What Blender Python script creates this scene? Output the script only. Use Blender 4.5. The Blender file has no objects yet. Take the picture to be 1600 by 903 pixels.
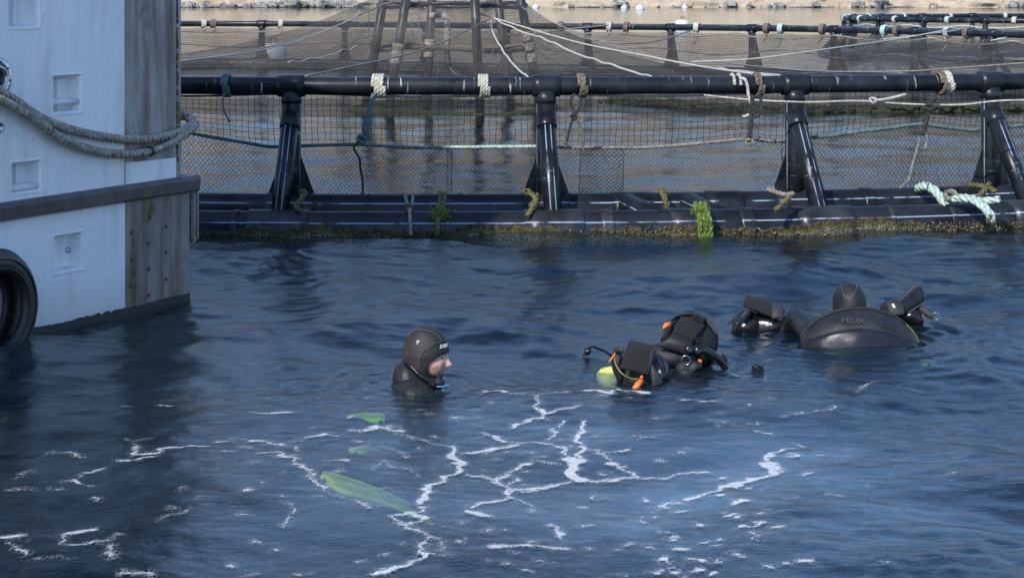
import bpy, math, random
import numpy as np
from mathutils import Vector, Matrix, Quaternion

# ------------------------------------------------------------------ camera, sky, sun, exposure
F, CX, YH, H = 3000.0, 800.0, -8.0, 1.96      # focal length / principal point / horizon (in 1600-px units), eye height
SC = bpy.context.scene
COL = SC.collection
cam_d = bpy.data.cameras.new('camera'); cam = bpy.data.objects.new('camera', cam_d); COL.objects.link(cam)
cam.location = (0, 0, H); cam.rotation_euler = (math.radians(90), 0, 0)
cam_d.sensor_width = 36; cam_d.lens = 36 * F / 1600; cam_d.shift_y = -(451.5 - YH) / 1600
cam_d.clip_start = 0.1; cam_d.clip_end = 3000
SC.camera = cam

SUN_RATIO, SUN_ELEV = 0.56, 36.0
az = math.atan(SUN_RATIO)                      # light travels towards (+sin az, +cos az)
w = bpy.data.worlds.new('World'); SC.world = w; w.use_nodes = True
nt = w.node_tree; nt.nodes.clear()
sky = nt.nodes.new('ShaderNodeTexSky'); sky.sky_type = 'NISHITA'; sky.sun_disc = False
sky.sun_elevation = math.radians(SUN_ELEV); sky.sun_rotation = math.pi + az
sky.air_density = 1.0; sky.dust_density = 0.25; sky.ozone_density = 8.0
bg = nt.nodes.new('ShaderNodeBackground'); bg.inputs[1].default_value = 0.15
wo = nt.nodes.new('ShaderNodeOutputWorld')
# thin broken cloud all over the sky
tc = nt.nodes.new('ShaderNodeTexCoord'); mp = nt.nodes.new('ShaderNodeMapping'); mp.inputs['Scale'].default_value = (1, 1, 2.2)
cn = nt.nodes.new('ShaderNodeTexNoise'); cn.inputs['Scale'].default_value = 3.2; cn.inputs['Detail'].default_value = 7; cn.inputs['Roughness'].default_value = .6
mr = nt.nodes.new('ShaderNodeMapRange'); mr.inputs['From Min'].default_value = .47; mr.inputs['From Max'].default_value = .72; mr.inputs['To Max'].default_value = .42
cm = nt.nodes.new('ShaderNodeMix'); cm.data_type = 'RGBA'; 
nt.links.new(tc.outputs['Generated'], mp.inputs[0]); nt.links.new(mp.outputs[0], cn.inputs['Vector']); nt.links.new(cn.outputs['Fac'], mr.inputs[0]); nt.links.new(mr.outputs[0], cm.inputs[0])
_A = [i for i in cm.inputs if i.name == 'A' and i.type == 'RGBA'][0]; _B = [i for i in cm.inputs if i.name == 'B' and i.type == 'RGBA'][0]; _B.default_value = (6.4, 7.2, 8.8, 1)
nt.links.new(sky.outputs[0], _A)
nt.links.new([o for o in cm.outputs if o.type == 'RGBA'][0], bg.inputs[0]); nt.links.new(bg.outputs[0], wo.inputs[0])
sd = bpy.data.lights.new('sun', 'SUN'); so = bpy.data.objects.new('sun', sd); COL.objects.link(so)
sd.energy = 3.2; sd.angle = math.radians(0.5); sd.color = (1.0, 0.945, 0.86)
ce = math.cos(math.radians(SUN_ELEV))
travel = Vector((math.sin(az) * ce, math.cos(az) * ce, -math.sin(math.radians(SUN_ELEV))))
so.rotation_euler = travel.to_track_quat('-Z', 'Y').to_euler(); so.location = (-20, -40, 40)
SC.view_settings.view_transform = 'Standard'; SC.view_settings.look = 'None'
SC.view_settings.exposure = 0.66; SC.view_settings.gamma = 1.0
SC.render.engine = 'CYCLES'
SC.cycles.use_denoising = True
SC.cycles.max_bounces = 8; SC.cycles.transparent_max_bounces = 24
SC.cycles.caustics_reflective = False; SC.cycles.caustics_refractive = False

rnd = random.Random(7)
NR = np.random.RandomState(11)

# ------------------------------------------------------------------ helpers
def V(*a): return Vector(a)
def ray(px, py): return Vector(((px - CX) / F, 1.0, -(py - YH) / F))
def Q(px, py, d):
    r = ray(px, py); return Vector((r.x * d, d, H + r.z * d))
def G(px, py, z=0.0):
    d = (H - z) * F / (py - YH); return Q(px, py, d)

def tag(o, label=None, cat=None, group=None, kind=None):
    if label: o['label'] = label
    if cat: o['category'] = cat
    if group: o['group'] = group
    if kind: o['kind'] = kind
    return o

def thing(name, label, cat, loc=(0, 0, 0), group=None):
    o = bpy.data.objects.new(name, None); COL.objects.link(o); o.location = loc
    o.empty_display_size = 0.1
    return tag(o, label, cat, group)

class MB:
    """collects vertices/faces of ONE part (world coordinates)"""
    def __init__(s): s.v = []; s.f = []; s.uv = []; s.mi = []; s.smooth = []
    def add(s, vs, fs, uvs=None, smooth=True, mi=0):
        b = len(s.v); s.v += [tuple(p) for p in vs]
        for k, f in enumerate(fs):
            s.f.append(tuple(b + i for i in f)); s.smooth.append(smooth); s.mi.append(mi)
            s.uv.append(uvs[k] if uvs else [(0, 0)] * len(f))
        return s
    def box(s, c, ax, ay, az_, mi=0):
        """box with centre c and half-axis vectors"""
        c, ax, ay, az_ = map(Vector, (c, ax, ay, az_))
        vs = [c + sx * ax + sy * ay + sz * az_ for sz in (-1, 1) for sy in (-1, 1) for sx in (-1, 1)]
        fs = [(0, 2, 3, 1), (4, 5, 7, 6), (0, 1, 5, 4), (2, 6, 7, 3), (0, 4, 6, 2), (1, 3, 7, 5)]
        return s.add(vs, fs, smooth=False, mi=mi)
    def tube(s, pts, r, n=12, closed=False, cap=True, mi=0, up=None, flat=1.0, uoff=0.0):
        pts = [Vector(p) for p in pts]; m = len(pts)
        rs = r if hasattr(r, '__len__') else [r] * m
        T = []
        for i in range(m):
            a = pts[(i - 1) % m] if (closed or i > 0) else pts[i]
            b = pts[(i + 1) % m] if (closed or i < m - 1) else pts[i]
            t = (b - a); T.append(t.normalized() if t.length > 1e-9 else Vector((0, 0, 1)))
        u = Vector(up) if up is not None else (Vector((0, 0, 1)) if abs(T[0].z) < .9 else Vector((0, 1, 0)))
        u = (u - T[0] * u.dot(T[0])).normalized()
        vs = []; L = uoff; Ls = []
        for i in range(m):
            if i:
                L += (pts[i] - pts[i - 1]).length
                if up is not None:
                    u = Vector(up)
                u = u - T[i] * u.dot(T[i])
                if u.length < 1e-6: u = Vector((1, 0, 0))
                u.normalize()
            Ls.append(L)
            b = T[i].cross(u)
            for k in range(n):
                a = 2 * math.pi * k / n
                vs.append(pts[i] + (u * math.cos(a) * flat + b * math.sin(a)) * rs[i])
        fs = []; uv = []
        for i in range(m if closed else m - 1):
            j = (i + 1) % m; l0 = Ls[i]; l1 = Ls[j] if j else Ls[i] + (pts[0] - pts[i]).length
            for k in range(n):
                k2 = (k + 1) % n
                fs.append((i * n + k, i * n + k2, j * n + k2, j * n + k))
                uv.append([(l0, k / n), (l0, (k + 1) / n), (l1, (k + 1) / n), (l1, k / n)])
        if cap and not closed:
            fs.append(tuple(range(n))[::-1]); uv.append([(0, 0)] * n)
            fs.append(tuple((m - 1) * n + k for k in range(n))); uv.append([(0, 0)] * n)
        return s.add(vs, fs, uv, True, mi)
    def lathe(s, c, axis, prof, n=20, mi=0, closed=False):
        """prof: (radius, height along axis)"""
        c = Vector(c); axis = Vector(axis).normalized()
        u = axis.orthogonal().normalized(); b = axis.cross(u); m = len(prof)
        vs = [c + axis * h + (u * math.cos(2 * math.pi * k / n) + b * math.sin(2 * math.pi * k / n)) * r for r, h in prof for k in range(n)]
        fs = []
        for i in range(m if closed else m - 1):
            j = (i + 1) % m
            for k in range(n):
                fs.append((i * n + k, i * n + (k + 1) % n, j * n + (k + 1) % n, j * n + k))
        return s.add(vs, fs, None, True, mi)
    def ellipsoid(s, c, ax, ay, az_, n=16, m=10, mi=0, fn=None):
        c, ax, ay, az_ = map(Vector, (c, ax, ay, az_)); vs = []
        for i in range(m + 1):
            th = math.pi * i / m
            for k in range(n):
                ph = 2 * math.pi * k / n
                q = fn(th, ph) if fn else 1.0
                vs.append(c + (ax * math.sin(th) * math.cos(ph) + ay * math.sin(th) * math.sin(ph) + az_ * math.cos(th)) * q)
        fs = [(i * n + k, (i + 1) * n + k, (i + 1) * n + (k + 1) % n, i * n + (k + 1) % n) for i in range(m) for k in range(n)]
        return s.add(vs, fs, None, True, mi)
    def sheet(s, grid, th, mi=0, uv=True):
        """thick sheet from a grid of points [row][col], thickness th"""
        R, C = len(grid), len(grid[0]); g = [[Vector(p) for p in r] for r in grid]
        top = []; bot = []
        for i in range(R):
            for k in range(C):
                a = g[min(i + 1, R - 1)][k] - g[max(i - 1, 0)][k]; b = g[i][min(k + 1, C - 1)] - g[i][max(k - 1, 0)]
                n = a.cross(b); n = n.normalized() if n.length > 1e-9 else Vector((0, 0, 1))
                top.append(g[i][k] + n * th / 2); bot.append(g[i][k] - n * th / 2)
        N = R * C; fs = []; uvs = []
        for i in range(R - 1):
            for k in range(C - 1):
                a, b, c, d = i * C + k, i * C + k + 1, (i + 1) * C + k + 1, (i + 1) * C + k
                q = [(k / C, i / R), ((k + 1) / C, i / R), ((k + 1) / C, (i + 1) / R), (k / C, (i + 1) / R)]
                fs.append((a, d, c, b)); uvs.append([q[0], q[3], q[2], q[1]])
                fs.append((N + a, N + b, N + c, N + d)); uvs.append(q)
        edge = [i for i in range(C)] + [i * C + C - 1 for i in range(1, R)] + [(R - 1) * C + k for k in range(C - 2, -1, -1)] + [i * C for i in range(R - 2, 0, -1)]
        for k in range(len(edge)):
            a, b = edge[k], edge[(k + 1) % len(edge)]
            fs.append((a, b, N + b, N + a)); uvs.append([(0, 0)] * 4)
        return s.add(top + bot, fs, uvs, True, mi)
    def build(s, name, mat, parent=None, origin=None, kind=None):
        me = bpy.data.meshes.new(name)
        o0 = Vector(origin) if origin is not None else (Vector(parent.matrix_world_loc) if False else None)
        off = world_loc(parent) if parent is not None else (o0 if o0 is not None else Vector((0, 0, 0)))
        me.from_pydata([(p[0] - off.x, p[1] - off.y, p[2] - off.z) for p in s.v], [], s.f)
        me.polygons.foreach_set('use_smooth', s.smooth)
        mats = mat if isinstance(mat, (list, tuple)) else [mat]
        for m_ in mats: me.materials.append(m_)
        if len(mats) > 1: me.polygons.foreach_set('material_index', s.mi)
        ul = me.uv_layers.new(name='UVMap')
        ul.data.foreach_set('uv', [c for f in s.uv for p in f for c in p])
        me.validate(); me.update()
        o = bpy.data.objects.new(name, me); COL.objects.link(o)
        if parent is not None: o.parent = parent
        elif o0 is not None: o.location = o0
        if kind: o['kind'] = kind
        return o

def world_loc(o):
    l = Vector((0, 0, 0))
    while o is not None: l += o.location; o = o.parent
    return l

def smooth_path(pts, n=8):
    """Catmull-Rom through pts"""
    P = [Vector(p) for p in pts]; out = []
    for i in range(len(P) - 1):
        p0 = P[max(i - 1, 0)]; p1 = P[i]; p2 = P[i + 1]; p3 = P[min(i + 2, len(P) - 1)]
        for k in range(n):
            t = k / n
            out.append(.5 * (2 * p1 + (p2 - p0) * t + (2 * p0 - 5 * p1 + 4 * p2 - p3) * t * t + (3 * p1 - p0 - 3 * p2 + p3) * t ** 3))
    out.append(P[-1]); return out

def resample(pts, step):
    P = [Vector(p) for p in pts]; out = [P[0].copy()]; acc = 0.0
    for a, b in zip(P, P[1:]):
        L = (b - a).length
        if L < 1e-9: continue
        x = step - acc
        while x <= L:
            out.append(a + (b - a) * (x / L)); x += step
        acc = L - (x - step)
    if (out[-1] - P[-1]).length > step * .3: out.append(P[-1].copy())
    return out

def rope_into(mb, pts, r, strands=3, pitch=None, n=5, mi=0):
    """laid rope: strands twisted round the path"""
    pitch = pitch or r * 7
    P = resample(pts, pitch / 8)
    if len(P) < 3: P = [Vector(p) for p in pts]
    u = None; frames = []
    for i in range(len(P)):
        t = (P[min(i + 1, len(P) - 1)] - P[max(i - 1, 0)]).normalized()
        if u is None: u = t.orthogonal().normalized()
        u = (u - t * u.dot(t)).normalized(); frames.append((u.copy(), t.cross(u)))
    for s_ in range(strands):
        path = []; L = 0
        for i, p in enumerate(P):
            if i: L += (P[i] - P[i - 1]).length
            a = 2 * math.pi * (L / pitch + s_ / strands)
            path.append(p + (frames[i][0] * math.cos(a) + frames[i][1] * math.sin(a)) * r * .5)
        mb.tube(path, r * .56, n=n, mi=mi)

class RB:
    """a rope thing made of several separate pieces, each one a part"""
    def __init__(s): s.parts = []
    def part(s, name): m = MB(); s.parts.append((name, m)); return m
def sub(mb, name): return mb.part(name) if isinstance(mb, RB) else mb

# ------------------------------------------------------------------ materials
class NT:
    def __init__(s, name):
        s.m = bpy.data.materials.new(name); s.m.use_nodes = True; s.t = s.m.node_tree; s.t.nodes.clear()
        s.out = s.n('ShaderNodeOutputMaterial')
    def n(s, typ, **kw):
        x = s.t.nodes.new(typ)
        for k, v in kw.items(): setattr(x, k, v)
        return x
    def l(s, a, b): s.t.links.new(a, b)
    def val(s, sock, v):
        if hasattr(v, 'is_output') or isinstance(v, bpy.types.NodeSocket): s.l(v, sock)
        else: sock.default_value = v
    def coord(s, which='Object', scale=(1, 1, 1)):
        c = s.n('ShaderNodeTexCoord'); mp = s.n('ShaderNodeMapping'); mp.inputs['Scale'].default_value = scale
        s.l(c.outputs[which], mp.inputs['Vector']); return mp.outputs[0]
    def pos(s, scale=(1, 1, 1)):
        g = s.n('ShaderNodeNewGeometry'); mp = s.n('ShaderNodeMapping'); mp.inputs['Scale'].default_value = scale
        s.l(g.outputs['Position'], mp.inputs['Vector']); return mp.outputs[0]
    def noise(s, vec, scale, detail=4, rough=.55, dist=0.0):
        x = s.n('ShaderNodeTexNoise'); s.l(vec, x.inputs['Vector'])
        x.inputs['Scale'].default_value = scale; x.inputs['Detail'].default_value = detail
        x.inputs['Roughness'].default_value = rough; x.inputs['Distortion'].default_value = dist
        return x.outputs['Fac']
    def ramp(s, fac, a, b, smooth=False):
        x = s.n('ShaderNodeMapRange'); x.interpolation_type = 'SMOOTHSTEP' if smooth else 'LINEAR'
        s.val(x.inputs['Value'], fac); x.inputs['From Min'].default_value = a; x.inputs['From Max'].default_value = b
        return x.outputs['Result']
    def math(s, op, a, b=None, c=None):
        x = s.n('ShaderNodeMath', operation=op); s.val(x.inputs[0], a)
        if b is not None: s.val(x.inputs[1], b)
        if c is not None: s.val(x.inputs[2], c)
        return x.outputs[0]
    def mix(s, fac, a, b):
        x = s.n('ShaderNodeMix', data_type='RGBA'); s.val(x.inputs['Factor'], fac)
        for nm, v in (('A', a), ('B', b)):
            sk = [i for i in x.inputs if i.name == nm and i.type == 'RGBA'][0]
            if isinstance(v, bpy.types.NodeSocket): s.l(v, sk)
            else: sk.default_value = (*v, 1) if len(v) == 3 else v
        return [o for o in x.outputs if o.type == 'RGBA'][0]
    def bump(s, h, strength=.3, dist=.01, normal=None):
        b = s.n('ShaderNodeBump'); b.inputs['Strength'].default_value = strength; b.inputs['Distance'].default_value = dist
        s.l(h, b.inputs['Height'])
        if normal is not None: s.l(normal, b.inputs['Normal'])
        return b.outputs[0]
    def sep(s, vec):
        x = s.n('ShaderNodeSeparateXYZ'); s.l(vec, x.inputs[0]); return x.outputs
    def principled(s, base, rough=.5, metal=0.0, normal=None, spec=None, **kw):
        p = s.n('ShaderNodeBsdfPrincipled')
        if isinstance(base, bpy.types.NodeSocket): s.l(base, p.inputs['Base Color'])
        else: p.inputs['Base Color'].default_value = (*base, 1)
        s.val(p.inputs['Roughness'], rough); s.val(p.inputs['Metallic'], metal)
        if normal is not None: s.l(normal, p.inputs['Normal'])
        if spec is not None: p.inputs['Specular IOR Level'].default_value = spec
        for k, v in kw.items(): s.val(p.inputs[k], v)
        s.l(p.outputs[0], s.out.inputs['Surface']); return p

def m_simple(name, col, rough=.5, metal=0, var=.35, scale=20, bump=.2, bdist=.004, spec=None):
    n = NT(name); v = n.coord('Object'); k = n.noise(v, scale, 5)
    lo = tuple(c * (1 - var) for c in col); hi = tuple(min(1, c * (1 + var)) for c in col)
    c = n.mix(n.ramp(k, .3, .7), lo, hi)
    k2 = n.noise(v, scale * 6, 3)
    n.principled(c, rough, metal, n.bump(k2, bump, bdist), spec); return n.m

def m_hdpe(name, marks=True, fouling=False, stripes=(), base=(.007, .008, .011)):
    n = NT(name); uv = n.coord('UV'); sx = n.sep(uv); P = n.pos(); pz = n.sep(P)[2]
    d = n.noise(P, 3.0, 6, .6); d2 = n.noise(P, 40, 3)
    col = n.mix(n.ramp(d, .42, .75), base, tuple(b * 3.2 + .004 for b in base))
    rough = n.math('MULTIPLY_ADD', d, .28, .20)
    for (v0, wd) in stripes:
        a = n.math('ABSOLUTE', n.math('SUBTRACT', sx[1], v0)); k = n.math('LESS_THAN', a, wd)
        wear = n.ramp(n.noise(P, 5, 4), .38, .5)
        col = n.mix(n.math('MULTIPLY', n.math('MULTIPLY', k, wear), .75), col, (.30, .38, .50))
    if marks:
        mp = n.n('ShaderNodeMapping'); mp.inputs['Scale'].default_value = (34, 1.6, 1); n.l(uv, mp.inputs['Vector'])
        k = n.ramp(n.noise(mp.outputs[0], 1.0, 4, .6, .4), .625, .68)
        mp2 = n.n('ShaderNodeMapping'); mp2.inputs['Scale'].default_value = (3, 1.5, 1); n.l(uv, mp2.inputs['Vector'])
        k = n.math('MULTIPLY', k, n.ramp(n.noise(mp2.outputs[0], 1, 2), .40, .56))
        col = n.mix(n.math('MULTIPLY', k, .8), col, (.55, .56, .55)); rough = n.math('MULTIPLY_ADD', k, .4, rough)
    nrm = n.bump(d2, .12, .003)
    if fouling:
        e = n.math('ADD', n.math('MULTIPLY_ADD', n.noise(n.pos((1, 1, .5)), 6, 5, .65), .14, pz), n.math('MULTIPLY_ADD', n.noise(n.pos((1, .3, .1)), 1.1, 3), .36, -.15))      # z + noise
        brown = n.ramp(e, .165, .145, True); green = n.ramp(e, .135, .10, True); crust = n.ramp(e, .10, .075, True)
        f1 = n.noise(P, 30, 5); f2 = n.noise(P, 75, 4)
        cb = n.mix(n.ramp(f1, .35, .65), (.012, .010, .006), (.10, .075, .035))
        cg = n.mix(n.ramp(f2, .35, .65), (.020, .024, .006), (.12, .12, .030))
        cc = n.mix(n.ramp(f2, .4, .62), (.030, .025, .020), (.30, .26, .21))
        col = n.mix(n.math('MULTIPLY', brown, n.ramp(f1, .35, .5)), col, cb); col = n.mix(n.math('MULTIPLY', green, n.ramp(f2, .38, .5)), col, cg)
        col = n.mix(n.math('MULTIPLY', crust, n.ramp(f2, .42, .52)), col, cc)
        rough = n.math('MULTIPLY_ADD', brown, .5, rough)
        nrm = n.bump(n.math('MULTIPLY', f2, brown), .9, .02, nrm)
    n.principled(col, rough, 0, nrm, .28); return n.m

def m_rope(name, ca, cb, rough=.85):
    n = NT(name); P = n.pos(); k = n.noise(P, 35, 5, .65); f = n.noise(P, 260, 2)
    c = n.mix(n.ramp(k, .34, .68), ca, cb)
    n.principled(c, rough, 0, n.bump(f, .6, .004)); return n.m

M = {}
M['rail'] = m_hdpe('rail_plastic', stripes=((.88, .006), (.63, .005)))
M['tee'] = m_hdpe('tee_plastic', stripes=())
M['post'] = m_hdpe('post_plastic', stripes=((.20, .010), (.80, .010), (.30, .010), (.70, .01)))
M['float'] = m_hdpe('float_pipe_plastic', marks=False, fouling=True, stripes=((.83, .006), (.67, .006), (.33, .006), (.17, .006)))
M['floatin'] = m_hdpe('inner_pipe_plastic', marks=False, fouling=False, stripes=((.845, .006), (.68, .006), (.32, .006), (.155, .006)))
M['sleeve'] = m_hdpe('sleeve_plastic', marks=False, fouling=True, stripes=((.83, .006), (.17, .006)), base=(.014, .015, .017))
M['rubber'] = m_simple('tyre_rubber', (.012, .012, .014), .45, 0, .5, 8, .4, .006)
M['cream_rope'] = m_rope('cream_rope', (.30, .30, .24), (.66, .66, .56))
M['white_rope'] = m_rope('white_rope', (.26, .25, .21), (.60, .57, .50))
M['brown_rope'] = m_rope('brown_rope', (.060, .045, .036), (.24, .19, .15))
M['teal_rope'] = m_rope('teal_rope', (.035, .07, .075), (.15, .23, .23))
M['dark_rope'] = m_rope('dark_rope', (.008, .008, .009), (.06, .058, .055))
M['grey_rope'] = m_rope('grey_rope', (.10, .095, .085), (.34, .32, .29))
M['algae_rope'] = m_rope('algae_rope', (.030, .032, .010), (.19, .165, .065))
M['green_algae'] = m_rope('green_algae', (.03, .06, .008), (.19, .27, .04))
M['mint_rope'] = m_rope('mint_rope', (.22, .32, .27), (.58, .70, .62))
M['moor_rope'] = m_rope('moor_rope', (.13, .115, .095), (.46, .43, .38))
M['net_black'] = m_simple('net_black', (.012, .013, .014), .8, 0, .5, 6)
M['net_beige'] = m_simple('net_beige', (.075, .070, .050), .85, 0, .55, 5)
M['algae'] = m_rope('algae_hose', (.010, .014, .006), (.085, .10, .030))
M['yellow'] = m_simple('yellow_float', (.36, .27, .07), .7, 0, .6, 14)
M['buoy'] = m_simple('buoy_white', (.55, .57, .58), .5, 0, .2, 4)
M['steel'] = m_simple('steel_bright', (.45, .46, .48), .28, .9, .3, 30, .1)
M['darksteel'] = m_simple('steel_dark', (.035, .034, .036), .5, .3, .4, 20)
M['rung'] = m_simple('rung_white', (.62, .64, .66), .5, 0, .15, 12)

# ------------------------------------------------------------------ pen outline in plan
CEN = Vector((-1.05, 32.4, 0))
_ctl = [(-180, 15.7), (-160, 20.2), (-125, 21.5), (-90, 19.2), (-60, 17.0), (-30, 16.0), (0, 16.0), (30, 16.0), (60, 14.3), (90, 12.7), (116, 12.2), (147, 13.7), (168, 14.6), (180, 15.7)]
def ring_r(phi):
    d = math.degrees(phi); d = (d + 180) % 360 - 180
    n = len(_ctl)
    for i in range(n - 1):
        if _ctl[i][0] <= d <= _ctl[i + 1][0]: break
    p1, p2 = _ctl[i], _ctl[i + 1]
    p0 = _ctl[i - 1] if i else (_ctl[-2][0] - 360, _ctl[-2][1])
    p3 = _ctl[i + 2] if i + 2 < n else (_ctl[1][0] + 360, _ctl[1][1])
    t = (d - p1[0]) / (p2[0] - p1[0])
    m1 = (p2[1] - p0[1]) / (p2[0] - p0[0]) * (p2[0] - p1[0]); m2 = (p3[1] - p1[1]) / (p3[0] - p1[0]) * (p2[0] - p1[0])
    return (2 * t**3 - 3 * t**2 + 1) * p1[1] + (t**3 - 2 * t**2 + t) * m1 + (-2 * t**3 + 3 * t**2) * p2[1] + (t**3 - t**2) * m2
def ring(phi, off=0.0, z=0.0):
    r = ring_r(phi) + off; return CEN + Vector((math.sin(phi) * r, -math.cos(phi) * r, z))
def ring_tan(phi):
    return (ring(phi + .002) - ring(phi - .002)).normalized()
def phi_px(px, far=False, off=0.0):
    best = None
    for k in range(3600):
        ph = math.radians(k * .1 - 180)
        isfar = abs(ph) > math.radians(70)
        if isfar != far: continue
        p = ring(ph, off); e = abs(CX + F * p.x / p.y - px)
        if best is None or e < best[0]: best = (e, ph)
    return best[1]
RAIL_Z, IN_Z, OUT_Z, OUT_OFF, PIPE_R, RAIL_R = 1.18, .10, .02, .62, .16, .076
DIN = CEN.y - 16.0

# ------------------------------------------------------------------ waves
_W = []
_wr = random.Random(5)
for i in range(84):
    lam = 0.14 * (2.4 / .14) ** (_wr.random() ** 1.0)
    th = math.radians(_wr.gauss(245, 58))
    k = 2 * math.pi / lam
    slope = .0165 * (.7 if lam < .25 else 1.0 if lam < .9 else 1.1)
    _W.append((k * math.cos(th), k * math.sin(th), slope / k, _wr.random() * 6.283))
_W2 = []
for i in range(56):
    lam = 0.085 * (.30 / .085) ** _wr.random(); th = math.radians(_wr.gauss(240, 75)); k = 2 * math.pi / lam
    _W2.append((k * math.cos(th), k * math.sin(th), .0160 / k, _wr.random() * 6.283))
def patchy(x, y):
    s = np.sin(x * 1.1 + 2 * np.sin(y * .8 + 1)) * np.sin(y * .9 + 1.5 * np.sin(x * .7)) + .6 * np.sin(x * 2.9 + y * 1.3 + 2) * np.sin(y * 2.3 - x * 1.1)
    return np.clip(.55 + .5 * s, .12, 1.3)
def wave_amp(x, y):
    rr = np.hypot(x - CEN.x, y - CEN.y); ph = np.degrees(np.arctan2(x - CEN.x, -(y - CEN.y)))
    R = np.interp(ph, [c[0] for c in _ctl], [c[1] for c in _ctl])
    inside = np.clip((R - rr + .3) / .8, 0, 1)
    a = 1.0 - .66 * inside
    # lee of the barge and the aerated patch in front lie smoother
    g = np.exp(-(((x - .1) / 1.7) ** 2 + ((y - 8.0) / 1.5) ** 2))
    a = a * (1 - .42 * g) * (1 + .35 * np.clip((x - .6) / 1.6, 0, 1) * np.clip((12 - y) / 3, 0, 1))
    a = a * (.62 + .48 * np.clip((y - 8.8) / 2.2, 0, 1)) * (1 + .6 * np.clip((x - .7) / 1.0, 0, 1) * np.clip((9.8 - y) / 1.5, 0, 1))
    return a * np.clip(60 / np.maximum(y, 1), .25, 1)
def wave_h(x, y):
    x = np.asarray(x, float); y = np.asarray(y, float)
    h = np.zeros_like(x); xx = x + .12 * np.sin(y * 1.7 + .6) + .06 * np.sin(x * 3.1 + y * 2.2); yy = y + .10 * np.sin(x * 1.9 + 1.2)
    for kx, ky, a, p in _W:
        f = kx * xx + ky * yy + p
        h += a * (1.139 - 2.0 * np.abs(np.sin(f * .5)) ** 1.35)
    h += .016 * np.sin(xx * 1.3 - yy * 1.9)
    m = (y > 5) & (y < 20) & (np.abs(x) < 6.5)
    if m.any():
        xm, ym = xx[m], yy[m]; h2 = np.zeros_like(xm)
        for kx, ky, a, p in _W2: h2 += a * (1.125 - 2.0 * np.abs(np.sin((kx * xm + ky * ym + p) * .5)) ** 1.4)
        h[m] += h2 * patchy(x[m], y[m])
    h = h * wave_amp(x, y)
    for (cx_, cy_, r0, am) in ((-.46, 9.6, .13, .007), (1.94, 10.72, .33, .009), (.66, 9.66, .16, .006), (.95, 10.2, .18, .006), (1.47, 11.2, .2, .005), (2.35, 11.2, .15, .005)):
        r_ = np.hypot(x - cx_, y - cy_) - r0; near = (r_ > -.3) & (r_ < 1.2)
        if near.any(): h[near] += am * np.exp(-np.maximum(r_[near], 0) / .32) * np.sin(2 * np.pi * r_[near] / .13 + .9 * np.sin(np.arctan2(y[near] - cy_, x[near] - cx_) * 3))
    return h

def grid_mesh(xs, ys, zfun):
    X, Y = np.meshgrid(xs, ys); Z = zfun(X, Y)
    nx, ny = len(xs), len(ys)
    co = np.stack([X, Y, Z], -1).reshape(-1, 3)
    idx = np.arange(nx * ny).reshape(ny, nx)
    q = np.stack([idx[:-1, :-1], idx[:-1, 1:], idx[1:, 1:], idx[1:, :-1]], -1).reshape(-1, 4)
    return co, q
def np_object(name, co, quads, mat, attrs=None):
    me = bpy.data.meshes.new(name)
    me.vertices.add(len(co)); me.vertices.foreach_set('co', co.astype(np.float32).ravel())
    me.loops.add(quads.size); me.loops.foreach_set('vertex_index', quads.astype(np.int32).ravel())
    me.polygons.add(len(quads)); me.polygons.foreach_set('loop_start', (np.arange(len(quads)) * 4).astype(np.int32))
    me.polygons.foreach_set('use_smooth', np.ones(len(quads), bool))
    me.update(calc_edges=True)
    for k, a in (attrs or {}).items():
        at = me.attributes.new(k, 'FLOAT', 'POINT'); at.data.foreach_set('value', a.astype(np.float32).ravel())
    me.materials.append(mat); o = bpy.data.objects.new(name, me); COL.objects.link(o); return o

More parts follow.
